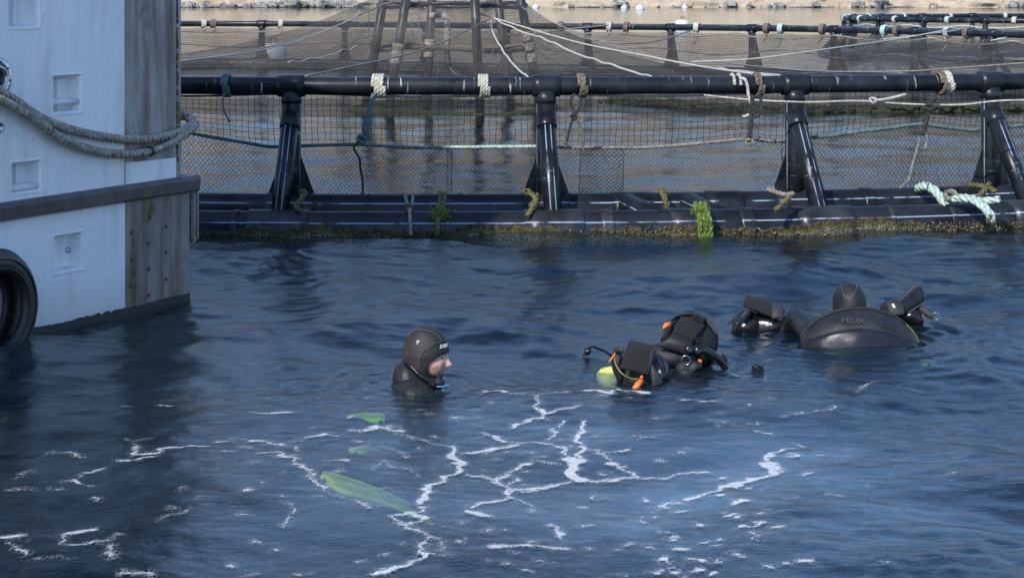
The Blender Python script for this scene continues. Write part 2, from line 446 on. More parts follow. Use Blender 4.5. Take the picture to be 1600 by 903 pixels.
# ------------------------------------------------------------------ water
def water_material():
    n = NT('sea_water'); P = n.pos((1, 1, 1))
    at = n.n('ShaderNodeAttribute', attribute_name='milk').outputs['Fac']
    ca = n.n('ShaderNodeAttribute', attribute_name='calm').outputs['Fac']
    r1 = n.noise(n.pos((1.0, 1.5, 1)), 9, 6, .62, .6); r2 = n.noise(n.pos((1, 1.6, 1)), 34, 4, .6, .3); r3 = n.noise(n.pos((.6, 1.4, 1)), 2.2, 4, .6)
    rg = n.math('SUBTRACT', 1.0, n.math('ABSOLUTE', n.math('MULTIPLY_ADD', r1, 2.0, -1.0)))
    h = n.math('ADD', n.math('MULTIPLY', rg, .8), n.math('MULTIPLY', r2, .30))
    b = n.n('ShaderNodeBump'); b.inputs['Distance'].default_value = .0045
    n.l(n.math('MULTIPLY_ADD', ca, -.62, .92), b.inputs['Strength']); n.l(h, b.inputs['Height'])
    b2 = n.n('ShaderNodeBump'); b2.inputs['Distance'].default_value = .008
    n.l(n.math('MULTIPLY_ADD', ca, -.35, .5), b2.inputs['Strength']); n.l(r3, b2.inputs['Height']); n.l(b.outputs[0], b2.inputs['Normal'])
    nrm = b2.outputs[0]
    fr = n.n('ShaderNodeFresnel'); fr.inputs['IOR'].default_value = 1.333; n.l(nrm, fr.inputs['Normal'])
    gl = n.n('ShaderNodeBsdfGlossy'); gl.inputs['Roughness'].default_value = .02; n.l(nrm, gl.inputs['Normal'])
    df = n.n('ShaderNodeBsdfDiffuse')
    n.l(n.mix(n.math('MULTIPLY', at, n.ramp(n.noise(n.pos((1, 1.6, 1)), 4, 6, .65), .15, .75)), (.009, .022, .042), (.11, .185, .26)), df.inputs['Color'])
    tr = n.n('ShaderNodeBsdfTransparent'); tr.inputs['Color'].default_value = (.84, .94, .84, 1)
    body = n.n('ShaderNodeMixShader'); n.l(n.math('MULTIPLY_ADD', at, .34, .30), body.inputs[0])
    n.l(tr.outputs[0], body.inputs[1]); n.l(df.outputs[0], body.inputs[2])
    gm = n.n('ShaderNodeNewGeometry'); mx = n.n('ShaderNodeMixShader'); n.l(n.math('MULTIPLY', fr.outputs[0], n.math('SUBTRACT', 1.0, gm.outputs['Backfacing'])), mx.inputs[0]); n.l(body.outputs[0], mx.inputs[1]); n.l(gl.outputs[0], mx.inputs[2])
    n.l(mx.outputs[0], n.out.inputs['Surface']); return n.m
def spaced(a, b, s): return list(np.arange(a, b, s))
def growing(a, b, s0, g):
    out = [a]; s = s0
    while out[-1] < b: out.append(out[-1] + s); s *= g
    return out
xs = np.array(sorted([-v for v in growing(6.0, 700, .06, 1.13)[1:]]) + spaced(-6.0, 6.0, .0165) + growing(6.0, 700, .06, 1.13))
ys = np.array(spaced(-3, 5.4, .15) + spaced(5.4, 16.6, .0165) + growing(16.6, 420, .03, 1.022))
co, q = grid_mesh(xs, ys, wave_h)
X, Y = co[:, 0], co[:, 1]
mk = .75 + .5 * np.sin(X * 2.3 + 1.5 * np.sin(Y * 2.1)) * np.sin(Y * 2.6 + np.sin(X * 3.1)) + .25 * np.sin(X * 7 + 2 * np.sin(Y * 5)) * np.sin(Y * 8.3 - X * 2)
milk = mk * np.clip(1.15 * np.exp(-(((X - .45) / 1.4) ** 2 + ((Y - 7.9) / 1.3) ** 2) ** 1.3) + .22 * np.exp(-(((X - .6) / 2.6) ** 2 + ((Y - 7.4) / 2.2) ** 2)), 0, 1)
rr = np.hypot(X - CEN.x, Y - CEN.y)
calm = np.clip((16.4 - rr) / 1.0, 0, 1) * .8 + .35 * milk
calm = np.clip(np.maximum(calm, np.clip((Y - 40) / 60, 0, .8)), 0, 1)
water = np_object('sea_water', co, q, water_material(), {'milk': milk, 'calm': calm})
tag(water, 'dark blue choppy sea water', kind='structure')

bed = MB(); bed.add([(-700, -10, -7), (700, -10, -7), (700, 420, -7), (-700, 420, -7)], [(0, 1, 2, 3)])
bo = bed.build('seabed', m_simple('seabed_sand', (.006, .018, .026), .9, 0, .3, .5)); bo['kind'] = 'structure'

# the water dims and greens what lies below the surface
n = NT('water_depth'); va = n.n('ShaderNodeVolumeAbsorption'); va.inputs['Color'].default_value = (.22, .66, .70, 1); va.inputs['Density'].default_value = 1.15; n.l(va.outputs[0], n.out.inputs['Volume'])
mb = MB(); mb.box((0, 12, -3.04), (14, 0, 0), (0, 14, 0), (0, 0, 2.96)); o = mb.build('deep_water', n.m); tag(o, 'clear blue green water below the surface', kind='structure')

# ------------------------------------------------------------------ far shore
def shore():
    n = NT('shore_rock'); P = n.pos()
    a = n.noise(P, .9, 6, .65); b = n.noise(P, .12, 4); c = n.noise(P, 4, 5, .7)
    col = n.mix(n.ramp(a, .3, .7), (.33, .255, .18), (.56, .46, .345)); col = n.mix(n.math('MULTIPLY', n.ramp(b, .5, .65), .6), col, (.40, .30, .19))
    col = n.mix(n.math('MULTIPLY', n.ramp(c, .56, .66), .7), col, (.11, .095, .075))
    n.principled(col, .9, 0, n.bump(c, .6, .25)); rock = n.m
    D0 = 292.0
    xs_ = np.arange(-190, 190, .8); prof = [(0, -.6), (.0, .15), (.6, .75), (1.5, 1.5), (3.4, 1.9), (7, 2.1), (9, 7.0), (20, 20), (34, 30), (60, 38), (110, 41)]
    rs = np.random.RandomState(3)
    # layered value noise along the shore
    def n1(x, s, seed):
        r = np.random.RandomState(seed).rand(900); t = (x + 400) / s; i = np.floor(t).astype(int) % 900; f = t - np.floor(t); f = f * f * (3 - 2 * f)
        return r[i] * (1 - f) + r[(i + 1) % 900] * f
    V_ = []
    for j, (dy, z) in enumerate(prof):
        for x in xs_:
            V_.append((x, D0 + dy + (n1(np.array(x), 2.5, j) - .5) * 1.6 * (j > 0) + (n1(np.array(x), 11, 40) - .5) * 5, z * (.75 + .5 * n1(np.array(x), 3.2, 20 + j)) if j else z))
    N = len(xs_); Fq = [(j * N + i, j * N + i + 1, (j + 1) * N + i + 1, (j + 1) * N + i) for j in range(len(prof) - 1) for i in range(N - 1)]
    mb = MB(); mb.add(V_, Fq, smooth=False); o = mb.build('rocky_shore', rock); tag(o, 'pale tan rocky shore behind the pens', kind='structure')
    # loose boulders along the water's edge read as one mass
    mb = MB()
    for i in range(420):
        x = rs.uniform(-90, 95)
        if x > 0 and rs.rand() < .72: continue
        s_ = .25 + .9 * rs.rand() ** 2 * (1.2 if x < -20 else 1); y = D0 - .9 + rs.uniform(-.9, 1.2) + (n1(np.array(x), 11, 40) - .5) * 5
        ph = [rs.uniform(.7, 1.2) for _ in range(40)]
        mb.ellipsoid((x, y, s_ * rs.uniform(.1, .6)), (s_ * rs.uniform(.7, 1.3), 0, 0), (0, s_, 0), (0, 0, s_ * rs.uniform(.5, .9)), 7, 5, fn=lambda th, p: ph[int(th * 4 + p * 5) % 40])
    for k in range(len(mb.smooth)): mb.smooth[k] = False
    n = NT('boulder_rock'); P = n.pos(); a = n.noise(P, 1.1, 5); g = n.sep(P)[0]
    col = n.mix(n.ramp(a, .35, .65), (.10, .10, .10), (.38, .35, .30))
    n.principled(col, .9, 0, n.bump(n.noise(P, 6, 4), .5, .1))
    o = mb.build('shore_boulders', n.m); tag(o, 'grey boulders heaped along the foot of the far shore', 'boulders', kind='stuff')
shore()

# ------------------------------------------------------------------ net-cloth material for the far nets (threads too fine to build)
def m_netcloth(name, cell, thread, col, trans=.25):
    n = NT(name); uv = n.coord('UV', (1 / cell, 1 / cell, 1)); s = n.sep(uv)
    def line(c):
        f = n.math('FRACT', c); return n.math('LESS_THAN', f, thread)
    k = n.math('MAXIMUM', line(s[0]), line(s[1]))
    P = n.pos(); big = n.noise(P, .8, 3)
    colr = n.mix(n.ramp(big, .35, .65), tuple(c * .6 for c in col), tuple(c * 1.3 for c in col))
    d = n.n('ShaderNodeBsdfDiffuse'); n.l(colr, d.inputs['Color']); t = n.n('ShaderNodeBsdfTransparent')
    mx = n.n('ShaderNodeMixShader'); n.l(k, mx.inputs[0]); n.l(t.outputs[0], mx.inputs[1]); n.l(d.outputs[0], mx.inputs[2])
    n.l(mx.outputs[0], n.out.inputs['Surface']); return n.m
M['far_net'] = m_netcloth('far_net_threads', .05, .17, (.09, .087, .08))
M['bird_net'] = m_netcloth('bird_net_threads', .045, .19, (.10, .094, .085))

def sheet_uv(mb, grid, uv):
    R, C = len(grid), len(grid[0]); vs = [p for r in grid for p in r]; fs = []; us = []
    for i in range(R - 1):
        for k in range(C - 1):
            ids = [(i, k), (i, k + 1), (i + 1, k + 1), (i + 1, k)]
            fs.append(tuple(a * C + b for a, b in ids)); us.append([uv[a][b] for a, b in ids])
    mb.add(vs, fs, us, True)

# ------------------------------------------------------------------ the fish pen
pen = thing('fish_pen', 'round black plastic fish pen with handrail, posts and netting across the water', 'fish pen', CEN)
full = [math.radians(d) for d in np.arange(-180, 180, 1.5)]
def ring_tube(name, off, z, r, mat, n=20, phis=full, closed=True, parent=pen, zn=0.0):
    mb = MB(); mb.tube([ring(p, off, z + zn * math.sin(p * 23)) for p in phis], r, n=n, closed=closed, up=(0, 0, 1)); return mb.build(name, mat, parent)
ring_tube('handrail', 0, RAIL_Z, RAIL_R, M['rail'], 20)
ring_tube('inner_float_pipe', 0, IN_Z, PIPE_R, M['floatin'], 28)
ring_tube('outer_float_pipe', OUT_OFF, OUT_Z, PIPE_R, M['float'], 28)

def arc(phi, half, off, z):
    r = ring_r(phi); return [ring(phi + half / r * t, off, z) for t in (-1, -.5, 0, .5, 1)]

def make_post(phi, near=True):
    t = ring_tan(phi); out = Vector((math.sin(phi), -math.cos(phi), 0)); out = (out - t * out.dot(t)).normalized()
    n = 20 if near else 10
    base = ring(phi, 0, IN_Z + PIPE_R - .03); top = ring(phi, 0, RAIL_Z - RAIL_R * .6)
    mb = MB(); pr = .083
    # flared upright: slender above, spreading at the foot
    zs = [(0, 1.0), (.25, 1.0), (.62, 1.0), (.9, 1.02), (1, 1.05)]
    mb.tube([base.lerp(top, a) for a, s in zs], [pr * s for a, s in zs], n=n, up=out)
    post = mb.build('post', M['post'], pen)
    # gusset plates beside the foot
    mb = MB()
    for sg in (-1, 1):
        a = base + t * sg * (pr * .7); th = out * .012
        tri = [a + V(0, 0, .42), a + V(0, 0, 0), a + t * sg * .15 + V(0, 0, 0.0)]
        vs = [p + th for p in tri] + [p - th for p in tri]
        mb.add(vs, [(0, 1, 2), (3, 5, 4), (0, 3, 4, 1), (1, 4, 5, 2), (2, 5, 3, 0)], smooth=False)
    mb.build('gusset', M['post'], post)
    # tee that carries the rail
    mb = MB(); mb.tube(arc(phi, .115, 0, RAIL_Z), RAIL_R + .018, n=n + 4, up=(0, 0, 1))
    e = ring(phi, 0, RAIL_Z)
    mb.tube([e - V(0, 0, .05), e - V(0, 0, .12), e - V(0, 0, .15)], [pr + .010, pr + .007, pr + .004], n=n, up=out)
    mb.build('tee_joint', M['tee'], post)
    # raking brace to the outer pipe
    b0 = ring(phi, OUT_OFF - .04, OUT_Z + PIPE_R - .03); b1 = ring(phi, pr * .55, .90)
    mb = MB(); mb.tube([b0, b0.lerp(b1, .5), b1], .076, n=n, up=t); mb.build('brace', M['post'], post)
    mb = MB(); d = (b1 - b0).normalized()
    mb.tube([b1 - d * .10, b1 - d * .085, b1 + d * .03], [.080, .087, .09], n=n, up=t); mb.build('brace_collar', M['tee'], post)
    # sleeves welded round both float pipes
    mb = MB(); a = arc(phi, .20, 0, IN_Z); mb.tube(a, PIPE_R + .012, n=28 if near else 14, up=(0, 0, 1)); mb.build('inner_sleeve', M['floatin'], post)
    mb = MB(); a = arc(phi, .235, OUT_OFF, OUT_Z); mb.tube(a, PIPE_R + .014, n=28 if near else 14, up=(0, 0, 1)); mb.build('outer_sleeve', M['sleeve'], post)
    return post
near_px = [455, 853, 1242, 1547, 1880, 60]
near_phi = [phi_px(p) for p in near_px]
for p in near_phi: make_post(p)
far_px = [410, 540, 664, 792, 918, 1048, 1175, 1303, 1428, 1550, 1680]
far_phi = [phi_px(p, True) for p in far_px]
for p in far_phi: make_post(p, False)
# far posts have broad conical feet
for p in far_phi:
    pass

# extra half-shell saddles and weld joints on the near float pipes
def saddle(px, half, off, z, extra, mat, name='pipe_joint'):
    ph = phi_px(px, False, off); mb = MB(); mb.tube(arc(ph, half, off, z), PIPE_R + extra, n=28, up=(0, 0, 1)); return mb.build(name, mat, pen)
for px, half in ((948, .05), (1075, .17), (1165, .06), (1385, .018), (1480, .02), (700, .016), (372, .02)):
    saddle(px, half, OUT_OFF, OUT_Z, .009, M['sleeve'])
for px, half in ((575, .014), (985, .17), (1130, .16), (1350, .05), (720, .012)):
    saddle(px, half, 0, IN_Z, .008, M['floatin'])
# short struts that tie the two pipes together, cut on the slant
for px in (995, 1088):
    ph = phi_px(px); t = ring_tan(ph)
    a = ring(ph, .05, .14) - t * .10; b = ring(ph, OUT_OFF - .05, .04) + t * .10
    mb = MB(); mb.tube([a, b], .125, n=24, up=(0, 0, 1)); mb.build('strut', M['floatin'], pen)

# --- nets of the near side
NPH = (phi_px(255), phi_px(1660))
def lin(a, b, t): return a + (b - a) * t
_rp = [(250, 205), (300, 209), (420, 230), (560, 226), (640, 231), (690, 232), (760, 231), (830, 230), (900, 231), (1000, 232), (1060, 228), (1170, 217), (1210, 222), (1300, 213), (1350, 206), (1440, 194), (1520, 205), (1600, 197), (1700, 200)]
def net_split(px): return H - (np.interp(px, [p[0] for p in _rp], [p[1] for p in _rp]) - YH) * DIN_N / F
DIN_N = DIN + .16
NOFF = -.13
def px_of(p): return CX + F * p.x / p.y
N_U = 190
phs = [lin(NPH[0], NPH[1], i / (N_U - 1)) for i in range(N_U)]
tops = []; mids = []; bots = []
for p in phs:
    a = ring(p, NOFF, 1.10); x = px_of(a)
    tops.append(ring(p, NOFF + .02, 1.10 + .012 * math.sin(x / 60)))
    zs_ = float(H - (np.interp(x, [q_[0] for q_ in _rp], [q_[1] for q_ in _rp]) - YH) * a.y / F)
    mids.append(ring(p, NOFF - .03 + .02 * math.sin(x / 43), zs_))
    bots.append(ring(p, NOFF - .10 + .03 * math.sin(x / 90), .20))
def at_u(arr, u):
    u = min(max(u, 0), 1) * (len(arr) - 1); i = min(int(u), len(arr) - 2); return arr[i].lerp(arr[i + 1], u - i)
Lnet = sum((a - b).length for a, b in zip(tops, tops[1:]))
# upper, square mesh
mb = MB(); cell = .055; nv = int(Lnet / cell); nh = 9; jr = random.Random(2)
jit = {}
def up_pt(i, j):
    if (i, j) not in jit: jit[(i, j)] = (jr.gauss(0, .0035), jr.gauss(0, .003))
    u = i / nv; a = at_u(tops, u); b = at_u(mids, u); v = j / nh
    p = a.lerp(b, v); p = p + ring_tan(0) * jit[(i, j)][0] + V(0, -.03 * math.sin(v * 3.14), jit[(i, j)][1]); return p
for i in range(nv + 1): mb.tube([up_pt(i, j) for j in range(nh + 1)], .0023, n=3, cap=False)
for j in range(nh + 1): mb.tube([up_pt(i, j) for i in range(nv + 1)], .0023, n=3, cap=False)
o = mb.build('upper_net', M['net_black'], pen); o['kind'] = 'stuff'
# lower, denser diamond mesh: black at left paints in the barge's shadow, beige beyond it
def diamond(name, u0, u1, mat, r, cell=.040, rows=24, push=0.0, seed=1):
    mb = MB(); L = Lnet * (u1 - u0); ncol = int(L / cell); rg = random.Random(seed); jt = {}
    def pt(i2, j):
        key = (i2, j)
        if key not in jt: jt[key] = rg.gauss(0, .003)
        u = u0 + (u1 - u0) * (i2 / 2) / ncol; v = j / rows; a = at_u(mids, u); b = at_u(bots, u)
        p = a.lerp(b, v); x = u * 40
        return p + V(jt[key], -push - .05 * math.sin(v * 3.1) * math.sin(x + v * 2), jt[key] * .6 - .02 * math.sin(x * .7) * math.sin(v * 3.14))
    for c in range(-0, 2 * ncol + 1, 2):
        mb.tube([pt(min(max(c + (j % 2), 0), 2 * ncol), j) for j in range(rows + 1)], r, n=3, cap=False)
        mb.tube([pt(min(max(c - (j % 2), 0), 2 * ncol), j) for j in range(rows + 1)], r, n=3, cap=False)
    o = mb.build(name, mat, pen); o['kind'] = 'stuff'; return o
def u_px(px): return min(range(N_U), key=lambda i: abs(px_of(tops[i]) - px)) / (N_U - 1)
diamond('lower_net', 0.0, u_px(705), M['net_black'], .0027)
diamond('lower_net', u_px(700), u_px(1225), M['net_beige'], .0030, seed=4)
diamond('lower_net', u_px(1222), 1.0, M['net_black'], .0026, seed=6)
diamond('net_patch', u_px(908), u_px(975), M['net_black'], .0030, push=.03, seed=8)
# bolt ropes of the near net
def band_rope(name, arr, r, mat, a=0.0, b=1.0, dz=0, dy=0):
    pts = [at_u(arr, lin(a, b, i / 160)) + V(0, dy, dz) for i in range(161)]
    mb = MB(); rope_into(mb, pts, r, n=4); return mb.build(name, mat, pen)
band_rope('net_rope', mids, .016, M['teal_rope'], 0, u_px(750), dy=-.012)
band_rope('net_rope', mids, .016, M['mint_rope'], u_px(690), u_px(835), dy=-.014, dz=.004)
band_rope('net_rope', mids, .016, M['grey_rope'], u_px(840), u_px(1225), dy=-.012)
band_rope('net_rope', mids, .019, M['teal_rope'], u_px(1222), 1, dy=-.012)
band_rope('head_rope', tops, .012, M['white_rope'], u_px(600), u_px(1205), dz=-.005, dy=-.06)
band_rope('head_rope', tops, .009, M['dark_rope'], 0, u_px(605), dz=-.005, dy=-.03)
# sagging white head rope under the rail, right of centre
pts = [Q(x, y, 16.3) for x, y in [(1100, 149), (1170, 156), (1260, 160), (1340, 158), (1420, 163), (1500, 164), (1560, 158), (1640, 156)]]
mb = MB(); rope_into(mb, smooth_path(pts, 10), .0085); mb.build('head_rope', M['white_rope'], pen)

# --- far side of the pen: net curtain, head rope, yellow floats
FP = [math.radians(d) for d in np.arange(88, 248, 1.0)]
g = []; uvg = []; L = 0; prev = None
for i, p in enumerate(FP):
    a = ring(p, -.12, 1.02 + .05 * math.sin(p * 31) ** 2); b = ring(p, -.45 + .1 * math.sin(p * 17), .02)
    if prev is not None: L += (a - prev).length
    prev = a; g.append([a.lerp(b, v / 5) for v in range(6)]); uvg.append([(L, v / 5) for v in range(6)])
mb = MB(); sheet_uv(mb, g, uvg); o = mb.build('far_net', M['far_net'], pen); o['kind'] = 'stuff'
mb = MB(); mb.tube([ring(math.radians(d), -.12, 1.05 - .10 * abs(math.sin(math.radians(d) * 14))) for d in np.arange(92, 240, .5)], .02, n=5); mb.build('head_rope', M['white_rope'], pen)
mb = MB(); mb.tube([ring(math.radians(d), -.2, .62 + .07 * math.sin(math.radians(d) * 25)) for d in np.arange(92, 240, .5)], .012, n=4); mb.build('net_rope', M['grey_rope'], pen)
def float_px(x, d, s):
    c = Q(x, 107, d); c.z = .13; mb = MB()
    mb.lathe(c - V(.12 * s, 0, 0), (1, 0, 0), [(0, 0), (.07 * s, .01), (.11 * s, .05 * s), (.115 * s, .12 * s), (.11 * s, .19 * s), (.07 * s, .23 * s), (0, .24 * s)], 12)
    mb.build('net_float', M['yellow'], pen)
for x in (760, 812, 880, 900, 918, 940, 957, 1059, 1072, 1360, 1378, 1395, 1410, 1428):
    p = phi_px(x, True, -.35); float_px(x, ring(p, -.35).y + .5, 1.0)
for x in range(305, 575, 17): 
    p = phi_px(x, True, -.35); float_px(x + jr.uniform(-5, 5), ring(p, -.35).y + .5, jr.uniform(.5, .85))

# --- crust of mussels and weed along the waterline of the outer pipe (too small to pick apart)
mb = MB(); cr = random.Random(8)
for i in range(1500):
    x = cr.uniform(905, 1600) if cr.random() < .8 else cr.uniform(300, 905)
    ph = phi0 = None
    # quick estimate of phi from the image column
    X = (x - CX) / F * 15.9; ph = math.asin((X - CEN.x) / 16.6)
    a = cr.gauss(-6, 11); th = math.radians(a)
    R_ = PIPE_R + .016
    p = ring(ph, OUT_OFF + R_ * math.cos(th), OUT_Z + R_ * math.sin(th))
    if p.z > .040 + .022 * math.sin(x * .05) + .028 * math.sin(x * .013 + 1): continue
    s = cr.uniform(.003, .009); d = V(cr.gauss(0, 1), cr.gauss(0, 1) - .6, cr.gauss(0, 1)).normalized()
    e = d.orthogonal().normalized(); f = d.cross(e)
    vs = [p + d * s * 2, p + e * s, p + f * s, p - e * s, p - f * s]
    mb.add(vs, [(0, 1, 2), (0, 2, 3), (0, 3, 4), (0, 4, 1)], smooth=False)
o = mb.build('mussel_crust', m_simple('mussel_crust', (.17, .145, .09), .85, 0, .8, 30), pen); o['kind'] = 'stuff'

# ------------------------------------------------------------------ ropes tied on the near rail
def rail_wrap(mb, px, turns, r, width, mi=0, slack=0.0):
    mb = sub(mb, 'wrap')
    ph = phi_px(px); t = ring_tan(ph); c0 = ring(ph, 0, RAIL_Z); out = Vector((math.sin(ph), -math.cos(ph), 0))
    pts = []; N_ = int(turns * 18)
    for i in range(N_ + 1):
        a = 2 * math.pi * turns * i / N_ ; rr_ = RAIL_R + r * 1.05 + slack * max(0, -math.sin(a))
        pts.append(c0 + t * (width * (i / N_ - .5)) + (out * math.cos(a) + V(0, 0, 1) * math.sin(a)) * rr_)
    rope_into(mb, pts, r, mi=mi, n=5); return c0, t, out
def knot(mb, c, s, mi=0, seed=0):
    mb = sub(mb, 'knot')
    kr = random.Random(seed); c = Vector(c); pts = []
    for i in range(28):
        a = i / 28 * 2 * math.pi; pts.append(c + V(math.sin(2 * a) * s, math.cos(3 * a + .4) * s * .8, math.cos(a * 2 + kr.random() * .3) * s * (.6 + .5 * math.sin(3 * a))))
    pts.append(pts[0]); rope_into(mb, smooth_path(pts, 2), s * .42, mi=mi, n=4)
def hang(mb, path, r, mi=0, d=16.22):
    mb = sub(mb, 'tail')
    pts = [Q(*(p if len(p) == 3 else (p[0], p[1], d))) for p in path]; rope_into(mb, smooth_path(pts, 8), r, mi=mi, n=5)
def rope_thing(name, label, mat, mb, cat='rope', group=None):
    if isinstance(mb, RB):
        mats = mat if isinstance(mat, list) else [mat]
        t = thing(name, label, cat, mb.parts[0][1].v[0], group)
        for nm, m_ in mb.parts:
            k = m_.mi[0]; m_.mi = [0] * len(m_.mi)
            o = m_.build(nm, mats[k], t)
            if nm == 'weed': o['kind'] = 'stuff'
        return t
    c = Vector(mb.v[0]); o = mb.build(name, mat, origin=c); tag(o, label, cat, group); return o

mb = RB(); rail_wrap(mb, 356, 3, .014, .055); hang(mb, [(351, 146), (348, 160), (351, 175), (358, 189)], .008)
knot(mb, Q(358, 189, 16.22), .010)
rope_thing('rope_lashing', 'teal rope lashing with a short dangling tail, nearest the white barge', M['teal_rope'], mb)
mb = RB(); rail_wrap(mb, 591, 4, .016, .10, 0); hang(mb, [(584, 147), (578, 165), (573, 190), (568, 210)], .021, 1); hang(mb, [(579, 160), (577, 190), (575, 215)], .017, 1)
knot(mb, Q(566, 217, 16.22), .036, 1); hang(mb, [(560, 222), (553, 232), (562, 248), (563, 262), (567, 285), (566, 308)], .011, 2)
rope_thing('rope_lashing', 'thick cream rope wound on the rail with a teal rope knotted below it', [M['cream_rope'], M['teal_rope'], M['dark_rope']], mb)
mb = RB(); rail_wrap(mb, 757, 4, .014, .085)
rope_thing('rope_lashing', 'neat cream rope wraps on the rail between first and second full posts', M['cream_rope'], mb)
mb = RB(); rail_wrap(mb, 911, 3, .017, .065); hang(mb, [(898, 147), (891, 158), (896, 172), (900, 181)], .012, 1); hang(mb, [(905, 147), (908, 160), (902, 175), (896, 184)], .012, 1)
knot(mb, Q(897, 183, 16.22), .026, 1); hang(mb, [(894, 188), (889, 205), (886, 222)], .012, 1); hang(mb, [(903, 188), (907, 205), (911, 236)], .013, 0); knot(mb, Q(885, 226, 16.22), .022)
rope_thing('rope_lashing', 'brown rope wound three times with a dark loop and tail hanging below', [M['brown_rope'], M['dark_rope']], mb)
mb = RB(); 
for x in (1145, 1156): rail_wrap(mb, x, .62, .015, .015)
hang(mb, [(1157, 123, 16.38), (1164, 124, 16.3), (1168, 136, 16.29), (1170, 152, 16.27), (1175, 168, 16.25), (1174, 178, 16.24), (1160, 183, 16.24)], .014)
rope_thing('rope_lashing', 'loose white rope loops on the rail with a curled white end', M['white_rope'], mb)
mb = RB(); rail_wrap(mb, 1183, 2, .017, .06); hang(mb, [(1176, 150), (1174, 170), (1173, 195), (1170, 220)], .019, 1); hang(mb, [(1187, 150), (1190, 165), (1186, 180), (1176, 184)], .013, 1)
knot(mb, Q(1171, 222, 16.22), .028, 2); hang(mb, [(1175, 222), (1183, 218), (1188, 213)], .006, 1)
rope_thing('rope_lashing', 'brown rope wraps beside the loose white loops, dark rope hanging to the net', [M['brown_rope'], M['dark_rope'], M['grey_rope']], mb)
mb = RB(); rail_wrap(mb, 1469, 2, .018, .06, 0); rail_wrap(mb, 1480, 3, .016, .055, 1); hang(mb, [(1462, 151), (1455, 162), (1450, 175), (1446, 195), (1442, 212)], .022, 2)
hang(mb, [(1447, 188), (1446, 205), (1449, 220), (1445, 233)], .012, 3); hang(mb, [(1437, 216), (1432, 235), (1425, 260), (1419, 282), (1405, 294)], .011, 3)
knot(mb, Q(1452, 168, 16.22), .032, 2)
rope_thing('rope_lashing', 'brown and cream rope wraps at right with grey rope trailing down the net', [M['brown_rope'], M['cream_rope'], M['dark_rope'], M['grey_rope']], mb)
mb = RB(); hang(mb, [(1366, 157, 16.28), (1380, 156, 16.28), (1400, 152, 16.3), (1415, 148, 16.34)], .014); knot(mb, Q(1364, 157, 16.28), .026)
rope_thing('knotted_rope', 'short white rope ending in a bulky knot just under the rail', M['white_rope'], mb)

# ------------------------------------------------------------------ ropes lashed on the floating pipes
def pipe_lash(mb, pts, r, mi=0, d0=15.6):
    mb = sub(mb, 'strand')
    rope_into(mb, smooth_path([Q(*p) for p in pts], 8), r, mi=mi, n=5)
def weed(mb, c, s, n_, mi=0, seed=1, down=True):
    mb = sub(mb, 'weed')
    wr = random.Random(seed); c = Vector(c)
    for i in range(n_):
        a = c + V(wr.gauss(0, s), wr.gauss(0, s * .3), wr.gauss(0, s * .8)); b = a + V(wr.gauss(0, s * .4), -abs(wr.gauss(0, s * .3)), -abs(wr.gauss(s * .7, s * .4)))
        mb.tube([a, a.lerp(b, .5) + V(wr.gauss(0, s * .15), 0, 0), b], [.005, .004, .001], n=3, mi=mi)
mb = RB(); pipe_lash(mb, [(633, 302, 16.15), (636, 318, 15.95), (640, 330, 15.72), (641, 345, 15.60), (642, 368, 15.56)], .016); pipe_lash(mb, [(646, 302, 16.15), (644, 318, 15.95), (641, 331, 15.7)], .014)
knot(mb, Q(639, 324, 15.8), .026, 1)
rope_thing('mooring_line', 'grey rope tied round the float pipe, dripping to the water in shadow', [M['grey_rope'], M['algae_rope']], mb)
mb = RB(); pipe_lash(mb, [(688, 301, 16.18), (688, 318, 15.95), (686, 334, 15.70), (684, 350, 15.58), (682, 368, 15.56)], .020, 0); pipe_lash(mb, [(696, 302, 16.15), (694, 320, 15.9), (690, 336, 15.68)], .017, 0)
weed(mb, Q(688, 332, 15.66), .045, 160, 1, 3); knot(mb, Q(687, 330, 15.68), .034, 1)
rope_thing('mooring_line', 'weed covered rope over both pipes between the first two posts', [M['algae_rope'], M['green_algae']], mb)
mb = RB(); pipe_lash(mb, [(823, 299, 16.1), (833, 305, 15.95), (838, 315, 15.85), (832, 326, 15.75), (824, 338, 15.66)], .024); pipe_lash(mb, [(840, 303, 16.0), (838, 312, 15.88), (828, 322, 15.78)], .018); knot(mb, Q(824, 300, 16.05), .026)
rope_thing('rope_tie', 'yellowish weathered rope tied at the foot of the sunlit centre post', M['algae_rope'], mb)
mb = RB(); pipe_lash(mb, [(468, 300, 16.0), (476, 300, 15.9), (470, 312, 15.82), (462, 322, 15.75), (470, 330, 15.7)], .022); knot(mb, Q(474, 302, 15.9), .026)
rope_thing('rope_tie', 'mossy rope tied at the foot of the shadowed left post', M['algae_rope'], mb)
mb = RB(); pipe_lash(mb, [(1032, 296, 16.45), (1036, 303, 16.20), (1041, 316, 16.16), (1044, 331, 16.14)], .028); weed(mb, Q(1042, 324, 16.12), .02, 40, 0, 5)
rope_thing('rope_end', 'short frayed tan rope draped over the inner pipe right of centre post', M['algae_rope'], mb)
mb = RB()
for dx in (-6, 2, 9): pipe_lash(mb, [(1093 + dx, 318, 15.95), (1094 + dx, 324, 15.78), (1097 + dx, 334, 15.63), (1100 + dx, 348, 15.58), (1101 + dx, 372, 15.58)], .026, 0)
weed(mb, Q(1094, 330, 15.62), .032, 120, 0, 7); weed(mb, Q(1100, 348, 15.56), .025, 80, 0, 8)
rope_thing('mooring_line', 'rope smothered in bright green weed hanging over the outer pipe', M['green_algae'], mb)
